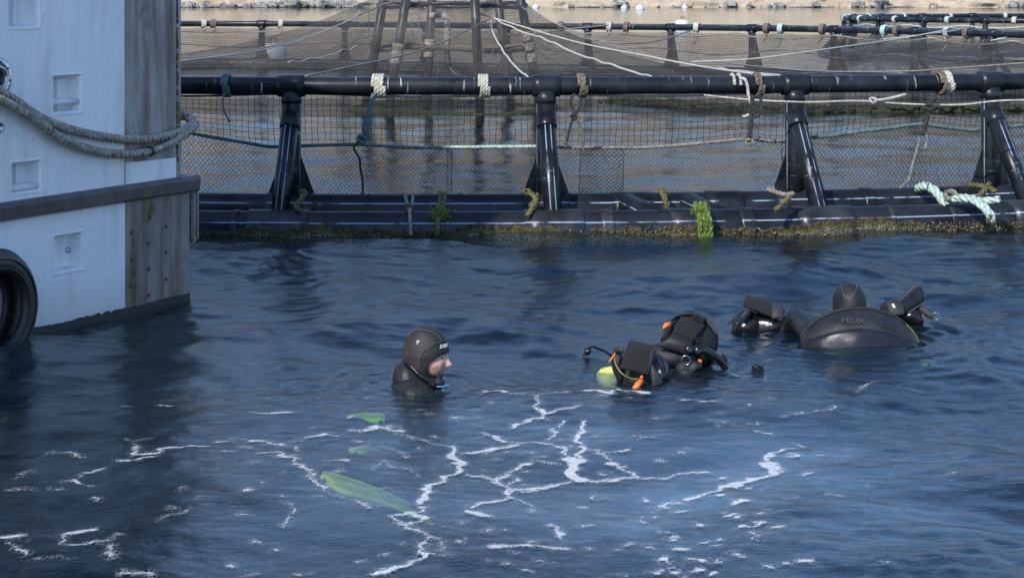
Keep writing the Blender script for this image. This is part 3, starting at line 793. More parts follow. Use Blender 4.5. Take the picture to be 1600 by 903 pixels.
mb = RB(); pipe_lash(mb, [(1200, 296, 16.2), (1212, 300, 15.95), (1226, 304, 15.85), (1240, 303, 15.8)], .020, 0); pipe_lash(mb, [(1240, 301, 15.82), (1232, 310, 15.8), (1222, 320, 15.75), (1212, 329, 15.68)], .024, 1); knot(mb, Q(1205, 297, 16.15), .026, 0)
rope_thing('rope_tie', 'mustard rope tied at the foot of the third post', [M['grey_rope'], M['algae_rope']], mb)
mb = RB(); pipe_lash(mb, [(1514, 289, 16.6), (1528, 290, 16.5), (1543, 293, 16.4), (1556, 300, 16.35)], .024); pipe_lash(mb, [(1546, 288, 16.5), (1540, 297, 16.35), (1530, 308, 16.2)], .028)
rope_thing('rope_tie', 'yellow brown rope tied at the foot of the rightmost post', M['algae_rope'], mb)
mb = RB()
pipe_lash(mb, [(1434, 295, 16.85), (1447, 291, 16.62), (1462, 299, 16.5), (1472, 312, 16.42), (1480, 320, 16.3)], .042, 0)
pipe_lash(mb, [(1478, 316, 16.3), (1500, 309, 16.2), (1530, 314, 16.1), (1562, 312, 16.0)], .034, 0)
pipe_lash(mb, [(1500, 310, 16.2), (1520, 312, 16.05), (1538, 324, 15.9), (1548, 338, 15.84), (1549, 350, 15.82)], .040, 0); knot(mb, Q(1485, 305, 16.25), .045, 1, 4)
weed(mb, Q(1548, 342, 15.8), .02, 50, 2, 5)
rope_thing('mooring_hawser', 'thick pale mint hawser knotted across the pipes at far right', [M['mint_rope'], M['grey_rope'], M['algae_rope']], mb)

# ------------------------------------------------------------------ tower of plastic poles in the middle of the pen
TC = V(-1.03, 33.0, 0)
tower = thing('net_support_tower', 'cluster of leaning black poles that holds up the bird net', 'pole tower', TC)
M['pole'] = m_hdpe('pole_plastic', marks=False, base=(.030, .028, .028))
M['tape'] = m_simple('weathered_tape', (.30, .26, .22), .85, 0, .5, 14)
def pole(x0, x1, depth, wraps=(), r=.078):
    d = depth; top = Q(x0, -42, d); s = F / d; yb = H * s + YH
    bot = Q(x1 + (x1 - x0) * .26, 165, d); bot.z = -.25
    mb = MB(); mb.tube([bot, bot.lerp(top, .5), top], r, n=14); p = mb.build('pole', M['pole'], tower)
    for (ya, yb_, rr_) in wraps:
        def on(y): 
            t = (Q(0, y, d).z - bot.z) / (top.z - bot.z); return bot.lerp(top, t)
        mb = MB(); a, b = on(ya), on(yb_); mb.tube([a.lerp(b, k / 8) for k in range(9)], [r * rr_ * (1 + .12 * math.sin(k * 2.3 + ya)) for k in range(9)], n=12); mb.build('tape_wrap', M['tape'], p)
pole(606, 575, 32.2); pole(641, 610, 31.6, [(68, 102, 1.25)]); pole(677, 668, 34.2, [(62, 76, 1.2), (82, 90, 1.3)])
pole(740, 749, 31.4); pole(773, 795, 34.0); pole(806, 840, 32.6, [(50, 66, 1.2), (68, 80, 1.5), (84, 97, 1.3)])
def ring3(z, r, n_=40, ph=0): return [TC + V(math.cos(a) * r, math.sin(a) * r, z + .04 * math.sin(3 * a + ph)) for a in np.linspace(0, 2 * math.pi, n_, endpoint=False)]
mb = MB(); mb.tube(ring3(1.78, 1.28), .03, n=8, closed=True); mb.build('top_hoop', M['darksteel'], tower)
mb = MB(); mb.tube(ring3(1.05, 1.32, ph=1), .034, n=8, closed=True); mb.build('middle_hoop', M['brown_rope'], tower)
mb = MB(); mb.tube(ring3(-.02, 1.75, ph=2), .085, n=10, closed=True); mb.build('base_float_ring', M['algae'], tower)
mb = MB(); hs = smooth_path([Q(672, 26, 32.5), Q(690, 24, 32.4), Q(698, 34, 32.3), Q(699, 56, 32.2), Q(699, 85, 32.2), Q(703, 105, 32.1), Q(716, 119, 32), Q(740, 126, 31.8)], 8)
mb.tube(hs[:30], .055, n=10, mi=0); mb.tube(hs[29:], .05, n=10, mi=1); mb.build('feed_hose', [M['tape'], M['pole']], tower)

# bird net stretched from the tower to the rail
prof = [(1.2, 1.86), (1.6, 1.62), (2.2, 1.33), (2.8, 1.12), (3.6, .90), (4.6, .72), (6, .58), (8, .50), (10.5, .56), (13, .80), (16, 1.06)]
g = []; uvg = []
for i, a in enumerate(np.linspace(0, 2 * math.pi, 121)):
    ph = a; rim = ring(ph, -.06, 1.07); row = []; ur = []
    Rm = (rim - TC); Rm.z = 0; Rmax = Rm.length; dirv = Rm.normalized()
    for k in range(25):
        t = (k / 24) ** 1.5; rho = 1.2 + (Rmax - 1.2) * t; rel = 1.2 + (16 - 1.2) * t
        z = float(np.interp(rel, [p[0] for p in prof], [p[1] for p in prof])) + (.13 * max(0, -dirv.x) * (1 - t) * (t > 0)) + .035 * math.sin(a * 12) * math.sin(t * 3.14)
        row.append(TC + dirv * rho + V(0, 0, z)); _p = TC + dirv * rho; ur.append(((_p.x + _p.y) * .72, (_p.x - _p.y) * .69))
    g.append(row); uvg.append(ur)
mb = MB(); sheet_uv(mb, g, uvg); bn = mb.build('bird_net', M['bird_net'], origin=TC)
tag(bn, 'fine grey bird net sagging from the pole tower to the pen rail', 'net')

# ropes of the bird net
def far_rope(path, r, mat, label, wob=0.0, name='net_line'):
    pts = smooth_path([Q(*p) for p in path], 10)
    if wob: pts = [p + V(0, 0, wob * math.sin(i * 1.1) * (.5 + .5 * math.sin(i * .37))) for i, p in enumerate(pts)]
    mb = MB(); mb.tube(pts, r * .72, n=6); rope_thing(name, label, mat, mb)
AP = (769, 28, 31.6)
far_rope([AP, (900, 66, 29), (1000, 86, 27), (1100, 105, 25.5), (1240, 124, 23)], .019, M['white_rope'], 'white rope running straight from the tower down past the third post')
far_rope([AP, (815, 50, 30), (850, 61, 29), (900, 84, 27.5), (950, 100, 26), (1000, 116, 25), (1035, 124, 24)], .021, M['white_rope'], 'crumpled white rope from the tower ending above the rail right of centre post', .012)
far_rope([AP, (769, 48, 31), (785, 78, 29), (805, 104, 27), (832, 127, 25)], .022, M['white_rope'], 'crumpled white rope dropping steeply from the tower to the centre post', .014)
far_rope([(478, 119, 25), (560, 102, 27), (640, 84, 29), (700, 62, 30.5), AP], .017, M['grey_rope'], 'grey rope rising from the left post to the tower')
far_rope([(280, 92, 26), (360, 84, 27), (440, 69, 28.5), (520, 43, 30), (575, 18, 31.5), (610, 5, 32), (660, 4, 32), (720, 14, 31.8), AP], .018, M['grey_rope'], 'tan and white rope edging the bird net left of the tower')
far_rope([(280, 95, 25.5), (360, 86, 26.5), (430, 74, 28), (500, 52, 29.5), (560, 26, 31)], .014, M['white_rope'], 'white flecked line just below the bird net edge at left')
far_rope([(360, 98, 28), (440, 92, 29), (500, 80, 30), (560, 62, 31), (600, 50, 31.6)], .010, M['grey_rope'], 'thin slack cord hanging in the bird net left of the tower', .01)
far_rope([(450, 98, 28), (500, 90, 29), (540, 78, 30), (580, 66, 31)], .010, M['white_rope'], 'thin crinkled white cord below the slack cord left of tower', .02)
far_rope([(815, 12, 32), (870, 38, 31), (960, 72, 29), (1090, 104, 26.5), (1250, 122, 23.5), (1400, 127, 20)], .013, M['grey_rope'], 'tan rope along the right edge of the bird net')
far_rope([(1120, 106, 26), (1180, 114, 25), (1260, 121, 24), (1300, 125, 23)], .013, M['white_rope'], 'short white rope above the rail near the third post', .01)
far_rope([(830, 55, 40), (880, 47, 41), (950, 40, 44)], .022, M['white_rope'], 'pale line slanting up to the far rail behind the tower')
far_rope([(900, 58, 36), (970, 68, 35), (1030, 64, 37), (1080, 48, 42)], .018, M['grey_rope'], 'slack grey line hung from the far rail, right of the tower')
far_rope([(1080, 97, 33), (1180, 92, 33), (1300, 76, 34), (1400, 62, 36), (1480, 47, 37)], .020, M['white_rope'], 'long white line climbing right to the far rail')
far_rope([(1380, 62, 37), (1480, 50, 38), (1500, 46, 39)], .016, M['mint_rope'], 'pale green cord tied to the far rail at right')
far_rope([(1100, 95, 36), (1250, 110, 30), (1400, 112, 28), (1500, 106, 28), (1640, 96, 28)], .016, M['grey_rope'], 'beaded rope sweeping low across the bird net at right')
far_rope([(1548, 64, 38), (1580, 58, 38), (1640, 50, 38)], .018, M['mint_rope'], 'pale cord at the far rail by the right picture edge')

for i, (x, y0, y1, d, lb) in enumerate(((577, 20, 92, 31.8, 'thin cord hanging beside the leftmost tower pole'), (655, 22, 96, 31.5, 'thin cord hanging between the second and third tower poles'), (683, 80, 122, 31.5, 'short thin cord hanging below the hose of the tower'), (768, 32, 98, 31.5, 'thin cord hanging straight down from the rope gathering point'), (645, 30, 78, 31.4, 'crinkled cord hanging left of the third tower pole'))):
    far_rope([(x, y0, d), (x - 1, lin(y0, y1, .4), d), (x + 2, lin(y0, y1, .7), d), (x - (5 if i == 4 else 1), y1, d)], .011, M['grey_rope' if i % 2 else 'brown_rope'], lb, .01, 'hanging_cord')

# ties on the far rail
def far_tie(px, mat, label, tail=.25, turns=3):
    ph = phi_px(px, True); t = ring_tan(ph); c0 = ring(ph, 0, RAIL_Z); out = Vector((math.sin(ph), -math.cos(ph), 0)); mb = MB(); pts = []
    for i in range(int(turns * 12) + 1):
        a = 2 * math.pi * i / 12; pts.append(c0 + t * .12 * (i / (turns * 12) - .5) + (out * math.cos(a) + V(0, 0, 1) * math.sin(a)) * (RAIL_R + .026))
    mb.tube(pts, .026, n=6)
    if tail: mb.tube([c0 - out * .1 + V(0, 0, -.1), c0 - out * .12 + V(.06, 0, -.1 - tail * .5), c0 - out * .12 + V(-.04, 0, -.1 - tail)], .016, n=5)
    rope_thing('rope_lashing', label, mat, mb)
for px, m_, lb, tl in ((318, 'white_rope', 'white lashing on the far rail close to the barge', .1), (334, 'brown_rope', 'brown lashing on the far rail close to the barge', .12), (437, 'white_rope', 'white lashing on the far rail beside the mooring buoy', .2),
        (876, 'brown_rope', 'brown lashing on the far rail, first right of the tower', 0), (952, 'white_rope', 'white lashing with loose ends on the far rail, centre', .15), (978, 'brown_rope', 'brown lashing on the far rail at picture centre right', .1),
        (1088, 'cream_rope', 'cream lashing on the far rail beside the white buoy', .3), (1198, 'brown_rope', 'brown lashing on the far rail with thin tail', .2), (1221, 'mint_rope', 'pale green lashing on the far rail with long tail', .35),
        (1285, 'brown_rope', 'brown lashing on the far rail left of the second pen', .2), (1382, 'mint_rope', 'pale green lashing in front of the second pen', .1), (1402, 'brown_rope', 'brown lashing in front of the second pen', .15),
        (1481, 'white_rope', 'white looped lashing on the far rail, in front of second pen', .3), (1512, 'brown_rope', 'broad brown lashing on the far rail near right edge', .2)):
    far_tie(px, M[m_], lb, tl)

# weed-grown hose afloat inside the pen
mb = MB(); pts = smooth_path([G(x, y) for x, y in [(960, 160), (1010, 164), (1100, 171), (1200, 174), (1350, 175), (1500, 174), (1680, 172)]], 12); wr = random.Random(4)
mb.tube(pts, [.05 + .05 * min(1, i / 20) + wr.uniform(-.015, .02) for i in range(len(pts))], n=8); weed(mb, pts[30], .2, 10)
for i in range(0, len(pts)):
    for k in range(7):
        c = pts[i] + V(wr.uniform(-.3, .3), wr.uniform(-.12, .12), wr.uniform(.0, .10)); mb.ellipsoid(c, (wr.uniform(.04, .1), 0, 0), (0, .05, 0), (0, 0, wr.uniform(.02, .05)), 6, 4)
rope_thing('floating_hose', 'weed grown hose floating inside the pen at right', M['algae'], mb, 'hose')

# ------------------------------------------------------------------ second pen, buoys
pen2 = thing('fish_pen', 'second smaller black fish pen far behind at upper right', 'fish pen', (17, 60, 0))
C2 = V(18.2, 62.0, 0); R2 = 7.4
def r2(a, z, off=0): return C2 + V(math.cos(a) * (R2 + off), math.sin(a) * (R2 + off) * .9, z)
A2 = [2 * math.pi * i / 72 for i in range(72)]
for z, r, nm, off in ((1.20, .085, 'handrail', 0), (.09, .17, 'inner_float_pipe', 0), (.05, .17, 'outer_float_pipe', .7)):
    mb = MB(); mb.tube([r2(a, z, off) for a in A2], r, n=12, closed=True, up=(0, 0, 1)); mb.build(nm, M['rail'] if z > 1 else M['floatin'], pen2)
for i in range(22):
    a = 2 * math.pi * i / 22 + .1; mb = MB(); mb.tube([r2(a, .2), r2(a, 1.15)], .085, n=10); p = mb.build('post', M['post'], pen2)
    mb = MB(); mb.tube([r2(a, .15, .65), r2(a, .9)], .075, n=8); mb.build('brace', M['post'], p)
    mb = MB(); c = r2(a, 1.2); tt = V(-math.sin(a), math.cos(a) * .9, 0).normalized(); mb.tube([c - tt * .13, c + tt * .13], .108, n=10); mb.build('tee_joint', M['tee'], p)
    if i % 2 == 0 or True:
        mb = MB(); c = r2(a + .12, 1.2); mb.tube([c - tt * .06, c + tt * .06], .115, n=10); mb.build('rope_band', M[('white_rope', 'mint_rope', 'cream_rope')[i % 3]], pen2)
g = []; uvg = []
for i, a in enumerate(np.linspace(0, 2 * math.pi, 73)):
    g.append([r2(a, 1.1 - v * .27, -.1) for v in range(5)]); uvg.append([(a * R2, v * .27) for v in range(5)])
mb = MB(); sheet_uv(mb, g, uvg); o = mb.build('net', M['far_net'], pen2); o['kind'] = 'stuff'
mb = MB(); mb.tube([r2(a, 1.05 - .08 * abs(math.sin(a * 11)), -.05) for a in np.linspace(0, 2 * math.pi, 220)], .02, n=5); mb.build('head_rope', M['mint_rope'], pen2)

def mooring_buoy(px, py, d, r, label):
    c = Q(px, py, d); c.z = 0; b = thing('mooring_buoy', label, 'buoy', c)
    mb = MB(); mb.lathe(c + V(0, 0, -.2), (0, 0, 1), [(r * .8, 0), (r, .1), (r, .15 + r * .75), (r * .92, .2 + r * .95), (r * .6, .2 + r * 1.15), (r * .2, .2 + r * 1.2), (0, .2 + r * 1.2)], 20); mb.build('drum', M['buoy'], b)
    mb = MB(); t = c + V(0, 0, r * 1.2 + .08); mb.tube([t + V(math.cos(a) * .09, 0, math.sin(a) * .1) for a in np.linspace(0, 6.283, 14)], .018, n=6); mb.build('lifting_ring', M['darksteel'], b)
mooring_buoy(427, 50, 58, .42, 'pale drum shaped mooring buoy with a ring, behind the far rail at left')
mooring_buoy(1066, 45, 108, .46, 'domed white mooring buoy peeking above the far rail')
for i, (x, y, r, lb) in enumerate(((342, 9.5, .45, 'small white float by the far shore, leftmost'), (392, 8.5, .6, 'white float by the far shore above the drum buoy'), (837, 12, .5, 'white float by the far shore just right of the tower'), (975, 13, .45, 'small white float by the far shore, left of a pair'), (1000, 14, .65, 'larger white float by the far shore, right of a pair'), (1070, 12, .45, 'white float by the far shore above the domed buoy'))):
    c = G(x, y + 1.5); mb = MB(); mb.lathe(c + V(0, 0, -.3), (0, 0, 1), [(.0, 0), (r * .9, .15), (r, .45), (r * .7, .45 + r * .5), (r * .25, .45 + r * .7), (r * .2, .45 + r * .95), (0, .45 + r)], 12); o = mb.build('shore_float', M['buoy'], origin=c); tag(o, lb, 'float', 'white floats along the far shore')

# ------------------------------------------------------------------ the white work barge
C0 = V(-2.07, 12.30, 0); WD = V(-.53, -1, 0).normalized(); WN = V(1, -.53, 0).normalized(); UPV = V(0, 0, 1)
def B(px, py, off=0.0):
    r = ray(px, py); c = C0 + WN * off; t = ((c - V(0, 0, H)).dot(WN)) / r.dot(WN); return V(0, 0, H) + r * t
def uz(px, py):
    p = B(px, py); return (p - C0).dot(WD), p.z
def W(u, z, off=0.0): return C0 + WD * u + UPV * z + WN * off
BT = 3.9          # top of the barge side

def m_paint():
    n = NT('white_hull_paint'); P = n.pos(); a = n.noise(P, 1.2, 5, .6); b = n.noise(n.pos((3, 3, .35)), 3.0, 5, .65); c = n.noise(P, 14, 5, .7); z = n.sep(P)[2]
    col = n.mix(n.ramp(a, .35, .7), (.70, .72, .74), (.80, .81, .82))
    col = n.mix(n.math('MULTIPLY', n.ramp(b, .50, .72), .42), col, (.42, .41, .40))
    col = n.mix(n.math('MULTIPLY', n.ramp(c, .62, .73), .6), col, (.28, .26, .25))
    low = n.math('MULTIPLY', n.ramp(n.math('MULTIPLY_ADD', b, .3, z), .45, .12), .55)
    col = n.mix(low, col, (.40, .40, .36))
    n.principled(col, n.math('MULTIPLY_ADD', c, .25, .30), 0, n.bump(n.math('ADD', a, n.math('MULTIPLY', c, .08)), .25, .02)); return n.m
def m_rust(name, lo, hi, amount):
    n = NT(name); P = n.pos(); a = n.noise(P, 2.2, 6, .65); s = n.noise(n.pos((8, 8, .7)), 1.0, 5, .6); c = n.noise(P, 22, 5, .7); blot = n.noise(n.pos((1, 1, .6)), 4.5, 3)
    col = n.mix(n.ramp(a, .3, .7), lo, hi)
    rust = n.math('MAXIMUM', n.math('MULTIPLY', n.ramp(s, .45, .68), amount), n.math('MULTIPLY', n.ramp(blot, .54, .70), amount))
    rc = n.mix(n.ramp(c, .35, .65), (.050, .026, .014), (.16, .095, .050))
    col = n.mix(rust, col, rc); col = n.mix(n.math('MULTIPLY', n.ramp(c, .62, .72), .8), col, (.035, .028, .025))
    n.principled(col, n.math('MULTIPLY_ADD', rust, .35, .48), 0, n.bump(c, .3, .006)); return n.m
M['paint'] = m_paint(); M['plate_hi'] = m_rust('weathered_plate', (.23, .205, .185), (.38, .35, .325), .85); M['plate_lo'] = m_rust('rusty_plate', (.15, .135, .12), (.29, .27, .245), .95)
M['strake'] = m_simple('strake_rubber', (.085, .074, .066), .42, 0, .4, 6, .3, .01)
M['bolt'] = m_simple('rusty_bolt', (.09, .055, .035), .7, .2, .4, 40)
M['antifoul'] = m_simple('antifouling_black', (.012, .013, .015), .5, 0, .5, 14)
barge = thing('work_barge', 'white painted barge hull with rust stained corner plates at left', 'barge', C0)

uL, _ = uz(193, 200); uLow, _ = uz(194, 400); uE, _ = uz(276, 150)
st = [(uz(306, 285)), (uz(0, 331))]            # strake centre line
slope = (st[1][1] - st[0][1]) / (st[1][0] - st[0][0])
def zst(u): return st[0][1] + slope * (u - st[0][0])
def rect(x0, y0, x1, y1):
    xc, yc = (x0 + x1) / 2, (y0 + y1) / 2
    a, _ = uz(x1, yc); b, _ = uz(x0, yc); _, zt = uz(xc, y0); _, zb = uz(xc, y1); return (a, b, zb, zt)
pockets = [rect(12, -28, 62, 45), rect(82, 117, 128, 178), rect(17, 252, 65, 302), rect(84, 365, 131, 425), (2.35, 2.6, 1.0, 1.25), (2.35, 2.6, .3, .55)]
def wall_part(name, u0, u1, z0f, z1f, holes):
    mb = MB(); ub = sorted({u0, u1, *[h[k] for h in holes for k in (0, 1)]}); zm = sorted({*[h[k] for h in holes for k in (2, 3)]})
    for a, b in zip(ub, ub[1:]):
        zb = [None] + zm + [None]
        for i in range(len(zb) - 1):
            lo = zb[i]; hi = zb[i + 1]; uc = (a + b) / 2
            if lo is not None and hi is not None and any(h[0] <= uc <= h[1] and h[2] <= (lo + hi) / 2 <= h[3] for h in holes): continue
            def zz(u, v, f): return f(u) if v is None else v
            vs = [W(a, zz(a, lo, z0f)), W(a, zz(a, hi, z1f)), W(b, zz(b, hi, z1f)), W(b, zz(b, lo, z0f))]
            mb.add(vs, [(0, 1, 2, 3)], smooth=False)
    return mb.build(name, M['paint'], barge)
up_h = [h for h in pockets if h[3] > zst(1) + .05]; lo_h = [h for h in pockets if h[3] <= zst(1) + .05]
wall_part('upper_side_panel', uL - .01, 9.0, lambda u: zst(u) - .02, lambda u: 2.12, up_h)
M['added_dark_side'] = m_simple('added_dark_side_paint', (.018, .024, .034), .5, 0, .4, 3)  # unseen dark upper side, added to darken the barge's reflection in the water
mb = MB(); mb.add([W(0.0, 2.10, .012), W(0.0, BT, .012), W(9, BT, .012), W(9, 2.10, .012)], [(0, 1, 2, 3)], smooth=False); mb.add([W(0.0, 2.10, .012), W(9, 2.10, .012), W(9, 2.10, -.1), W(0.0, 2.10, -.1)], [(0, 1, 2, 3)], smooth=False); mb.build('added_dark_side', M['added_dark_side'], barge)
wall_part('lower_side_panel', uLow - .01, 9.0, lambda u: -2.6, lambda u: zst(u) + .0, lo_h)
for i, h in enumerate(pockets):
    a, b, z0, z1 = h; dp = .085; mb = MB(); f = .012
    # rounded lip, then the sides and back of the pocket
    lo = [W(a, z0, .0035), W(a, z1, .0035), W(b, z1, .0035), W(b, z0, .0035)]; lo2 = [W(a - f, z0 - f, .001), W(a - f, z1 + f, .001), W(b + f, z1 + f, .001), W(b + f, z0 - f, .001)]
    li = [W(a + f, z0 + f, -.014), W(a + f, z1 - f, -.014), W(b - f, z1 - f, -.014), W(b - f, z0 + f, -.014)]
    bk = [W(a + f * 2.4, z0 + f * 2, -dp), W(a + f * 2.4, z1 - f * 2, -dp), W(b - f * 2.4, z1 - f * 2, -dp), W(b - f * 2.4, z0 + f * 2, -dp)]
    vs = lo2 + lo + li + bk; fs = []
    for r_ in range(3):
        for k in range(4): fs.append((r_ * 4 + k, r_ * 4 + (k + 1) % 4, r_ * 4 + 4 + (k + 1) % 4, r_ * 4 + 4 + k))
    fs.append((12, 13, 14, 15)); mb.add(vs, fs, smooth=False); pk = mb.build('foothold', M['paint'], barge)
    if i in (1, 2, 4):
        zr = z0 + (.30 if i == 1 else .18) * (z1 - z0); mb = MB(); mb.tube([W(a + f, zr, -.028), W(b - f, zr, -.028)], .021, n=14); mb.build('rung', M['rung'], pk)
    if i in (0, 1, 2):
        mb = MB(); m_ = (a + b) / 2 + .01; mb.box((W(m_, (z0 + z1) / 2, -dp + .012)), WD * .006, WN * .012, UPV * ((z1 - z0) / 2 - f * 2)); mb.build('web', M['paint'], pk)
    if i == 3:
        mb = MB(); mb.lathe(W(a + .05, z0 + .5 * (z1 - z0), -dp), WN, [(.017, 0), (.017, .008), (.010, .014), (0, .014)], 10); mb.build('drain_plug', M['steel'], pk)

# corner plates
mb = MB(); zb = lambda u: zst(u) + .03
def slab(mb, u0, u1, z0, z1, th, mi=0):
    vs = [W(u0, z0(u0), th), W(u0, z1(u0), th), W(u1, z1(u1), th), W(u1, z0(u1), th), W(u0, z0(u0), -.02), W(u0, z1(u0), -.02), W(u1, z1(u1), -.02), W(u1, z0(u1), -.02)]
    mb.add(vs, [(0, 1, 2, 3), (4, 7, 6, 5), (0, 4, 5, 1), (1, 5, 6, 2), (2, 6, 7, 3), (3, 7, 4, 0)], smooth=False, mi=mi)
slab(mb, uE + .008, uL - .012, zb, lambda u: 2.11, .004); p_up = mb.build('upper_corner_plate', M['plate_hi'], barge)
mb = MB(); slab(mb, uE + .012, uL - .016, lambda u: zst(u) + .035, lambda u: uz(235, 250)[1] + .006 * math.sin(u * 30), .007); mb.build('paint_patch', M['paint'], p_up)
mb = MB(); cr = random.Random(3); zz_ = .9
while zz_ < 2.2:                       # ragged weld bead along the plate edge
    l_ = cr.uniform(.02, .07); mb.tube([W(uE, zz_, .004), W(uE + cr.gauss(0, .003), zz_ + l_ * .5, .007), W(uE, zz_ + l_, .004)], cr.uniform(.004, .008), n=5); zz_ += l_ * cr.uniform(.9, 1.6)
mb.build('weld_bead', M['bolt'], p_up)
# rounded upper corner and the end of the hull
EN = -WD
rc_ = uE; pts = []
mb = MB(); prof_ = [(uE, 0)] + [(uE - rc_ * math.sin(a), -rc_ * (1 - math.cos(a))) for a in np.linspace(0, math.pi / 2, 10)[1:]] + [(0.0, -.6), (0.0, -4.5)]
vs = []; 
for z in (.72, BT): vs += [W(u, z, o_) for u, o_ in prof_]
n_ = len(prof_); mb.add(vs, [(i, i + 1, n_ + i + 1, n_ + i) for i in range(n_ - 1)]); mb.build('rounded_corner', M['plate_hi'], barge)
mb = MB(); mb.add([W(0, -2.6), W(0, .74), W(0, .74, -4.5), W(0, -2.6, -4.5)], [(0, 1, 2, 3)], smooth=False); mb.build('end_plate', M['plate_lo'], barge)
mb = MB(); mb.add([W(0.05, BT, -.05), W(9, BT, 0), W(9, BT, -4.5), W(0, BT, -4.5)], [(0, 1, 2, 3)], smooth=False); mb.build('deck', M['strake'], barge)
mb = MB(); mb.add([W(9, -.6, 0), W(9, BT, 0), W(9, BT, -4.5), W(9, -.6, -4.5)], [(0, 1, 2, 3)], smooth=False); mb.add([W(0, -.6, -4.5), W(0, BT, -4.5), W(9, BT, -4.5), W(9, -.6, -4.5)], [(0, 1, 2, 3)], smooth=False); mb.build('far_sides', M['paint'], barge)
mb = MB(); slab(mb, 0.0, uLow - .012, lambda u: .045, lambda u: zst(u) - .02, .005); p_lo = mb.build('lower_corner_plate', M['plate_lo'], barge)
for x, y in ((204, 363), (232, 338), (258, 354), (204, 405), (231, 380), (258, 394), (203, 446), (231, 420), (258, 436), (231, 461)):
    u, z = uz(x, y); mb = MB(); mb.lathe(W(u, z, .004), WN, [(.012, 0), (.012, .004), (.008, .009), (0, .010)], 10); mb.build('bolt', M['bolt'], p_lo)
mb = MB(); u, _ = uz(296, 340); 
for du in (-.035, .0): mb.box(W(-.03 + du, .56, .012), WD * .008, WN * .012, UPV * .17)
mb.tube([W(-.065, .40, .012), W(-.03, .37, .012)], .01, n=6); mb.build('rusty_bracket', M['plate_lo'], barge)
# irregular black boot band at the waterline
mb = MB(); br = random.Random(6); top = []; us = np.arange(0, 9, .02)
for u in us:
    z = .050 + .005 * math.sin(u * 9) + br.uniform(-.003, .003)
    if .72 < u < .98: z -= .018 * abs(math.sin(u * 38)) * br.random()
    top.append(z)
vs = [W(u, z, .010) for u, z in zip(us, top)] + [W(u, -2.5, .010) for u in us]; n_ = len(us)
mb.add(vs, [(i, i + 1, n_ + i + 1, n_ + i) for i in range(n_ - 1)]); mb.build('boot_band', M['antifoul'], barge)
# rubbing strake
mb = MB(); h_ = .052; prof_ = [(-h_, .0), (-h_, .035), (-h_ * .75, .052), (h_ * .5, .060), (h_, .040), (h_, 0)]
us = [-.055, -.045, .1, .3, .6, 1.0, 1.5, 2, 3, 9]; vs = []
dr = random.Random(1)
for u in us:
    dn = dr.uniform(-.006, .003); vs += [W(u, zst(u) + z, o_ + (dn if o_ > 0 else 0)) for z, o_ in prof_]
k = len(prof_); fs = [(i * k + j, i * k + (j + 1) % k, (i + 1) * k + (j + 1) % k, (i + 1) * k + j) for i in range(len(us) - 1) for j in range(k)] + [tuple(range(k))[::-1]]
mb.add(vs, fs, smooth=False); stk = mb.build('rubbing_strake', M['strake'], barge)
mb = MB(); e0 = [(z, o_) for z, o_ in prof_]; vs = [W(-.055, zst(0) + z, o_) for z, o_ in e0] + [W(-.055, zst(0) + z, -1.2) for z, o_ in ((-h_, 0), (h_, 0))]
vs = [W(-.056, zst(0) - h_, .03), W(-.056, zst(0) + h_, .03), W(-.056, zst(0) + h_, -2), W(-.056, zst(0) - h_, -2), W(.01, zst(0) - h_, .03), W(.01, zst(0) + h_, .03), W(.01, zst(0) + h_, -2), W(.01, zst(0) - h_, -2)]
mb.add(vs, [(0, 1, 2, 3), (4, 7, 6, 5), (0, 4, 5, 1), (1, 5, 6, 2), (2, 6, 7, 3), (3, 7, 4, 0)], smooth=False); mb.build('end_strake', M['strake'], barge)
# fairlead and drain
u, z = uz(-6, 122); mb = MB(); mb.lathe(W(u, z, 0), WN, [(.115, 0), (.115, .012), (.105, .018), (.075, .018), (.070, .012), (.066, .03), (.056, .034), (.048, .02), (.046, -.08)], 28); fl = mb.build('fairlead', M['steel'], barge)
mb = MB(); mb.lathe(W(u, z, 0), WN, [(.047, .002), (0, .002)], 20); mb.build('fairlead_bore_shade', M['antifoul'], fl)  # flat black disc puts the shade inside the hole into colour
for k in range(8):
    a = k * math.pi / 4 + .2; mb = MB(); mb.lathe(W(u + .09 * math.cos(a), z + .09 * math.sin(a), .018), WN, [(.007, 0), (.006, .005), (0, .006)], 8); mb.build('bolt', M['darksteel'], fl)
u, z = uz(-2, 200); mb = MB(); mb.lathe(W(u, z, .001), WN, [(.034, 0), (.032, .010), (.024, .010), (.022, .0), (0, .0)], 18); mb.build('drain_ring', M['steel'], barge)

# mooring rope slung round the corner
def wrap_end(pts):  # continue round the corner out of sight
    return pts
mb = MB()
def on(px, py, off): return B(px, py, off)
upper = [on(-40, 118, .05), on(-8, 138, .06), on(20, 155, .06), (on(70, 188, .05)), on(130, 208, .045), on(195, 218, .045), on(245, 216, .045), on(275, 208, .045)]
tail1 = [W(-.015, upper[-1].z + .035, .01), W(-.055, upper[-1].z + .085, -.07), W(-.06, upper[-1].z + .10, -.3), W(-.05, upper[-1].z + .11, -.8)]
lower = [on(-40, 136, .06), on(-8, 152, .09), on(30, 172, .07), on(62, 192, .06), (on(95, 216, .055)), on(140, 234, .05), on(190, 241, .05), on(235, 237, .05), on(268, 224, .055), on(286, 212, .06)]
tail2 = [W(-.03, lower[-1].z + .045, .02), W(-.085, lower[-1].z + .10, -.06), W(-.09, lower[-1].z + .12, -.3), W(-.08, lower[-1].z + .12, -.8)]
rope_into(mb, smooth_path(upper + tail1, 10), .027, 3, .12, 7); rope_into(mb, smooth_path(lower + tail2, 10), .027, 3, .12, 7)
mb.tube([on(232, 237, .05), on(236, 237, .05)], .032, n=10, mi=1)
rope_thing('mooring_rope', 'thick frayed grey rope slung in two parts round the barge corner', [M['moor_rope'], M['antifoul']], mb)

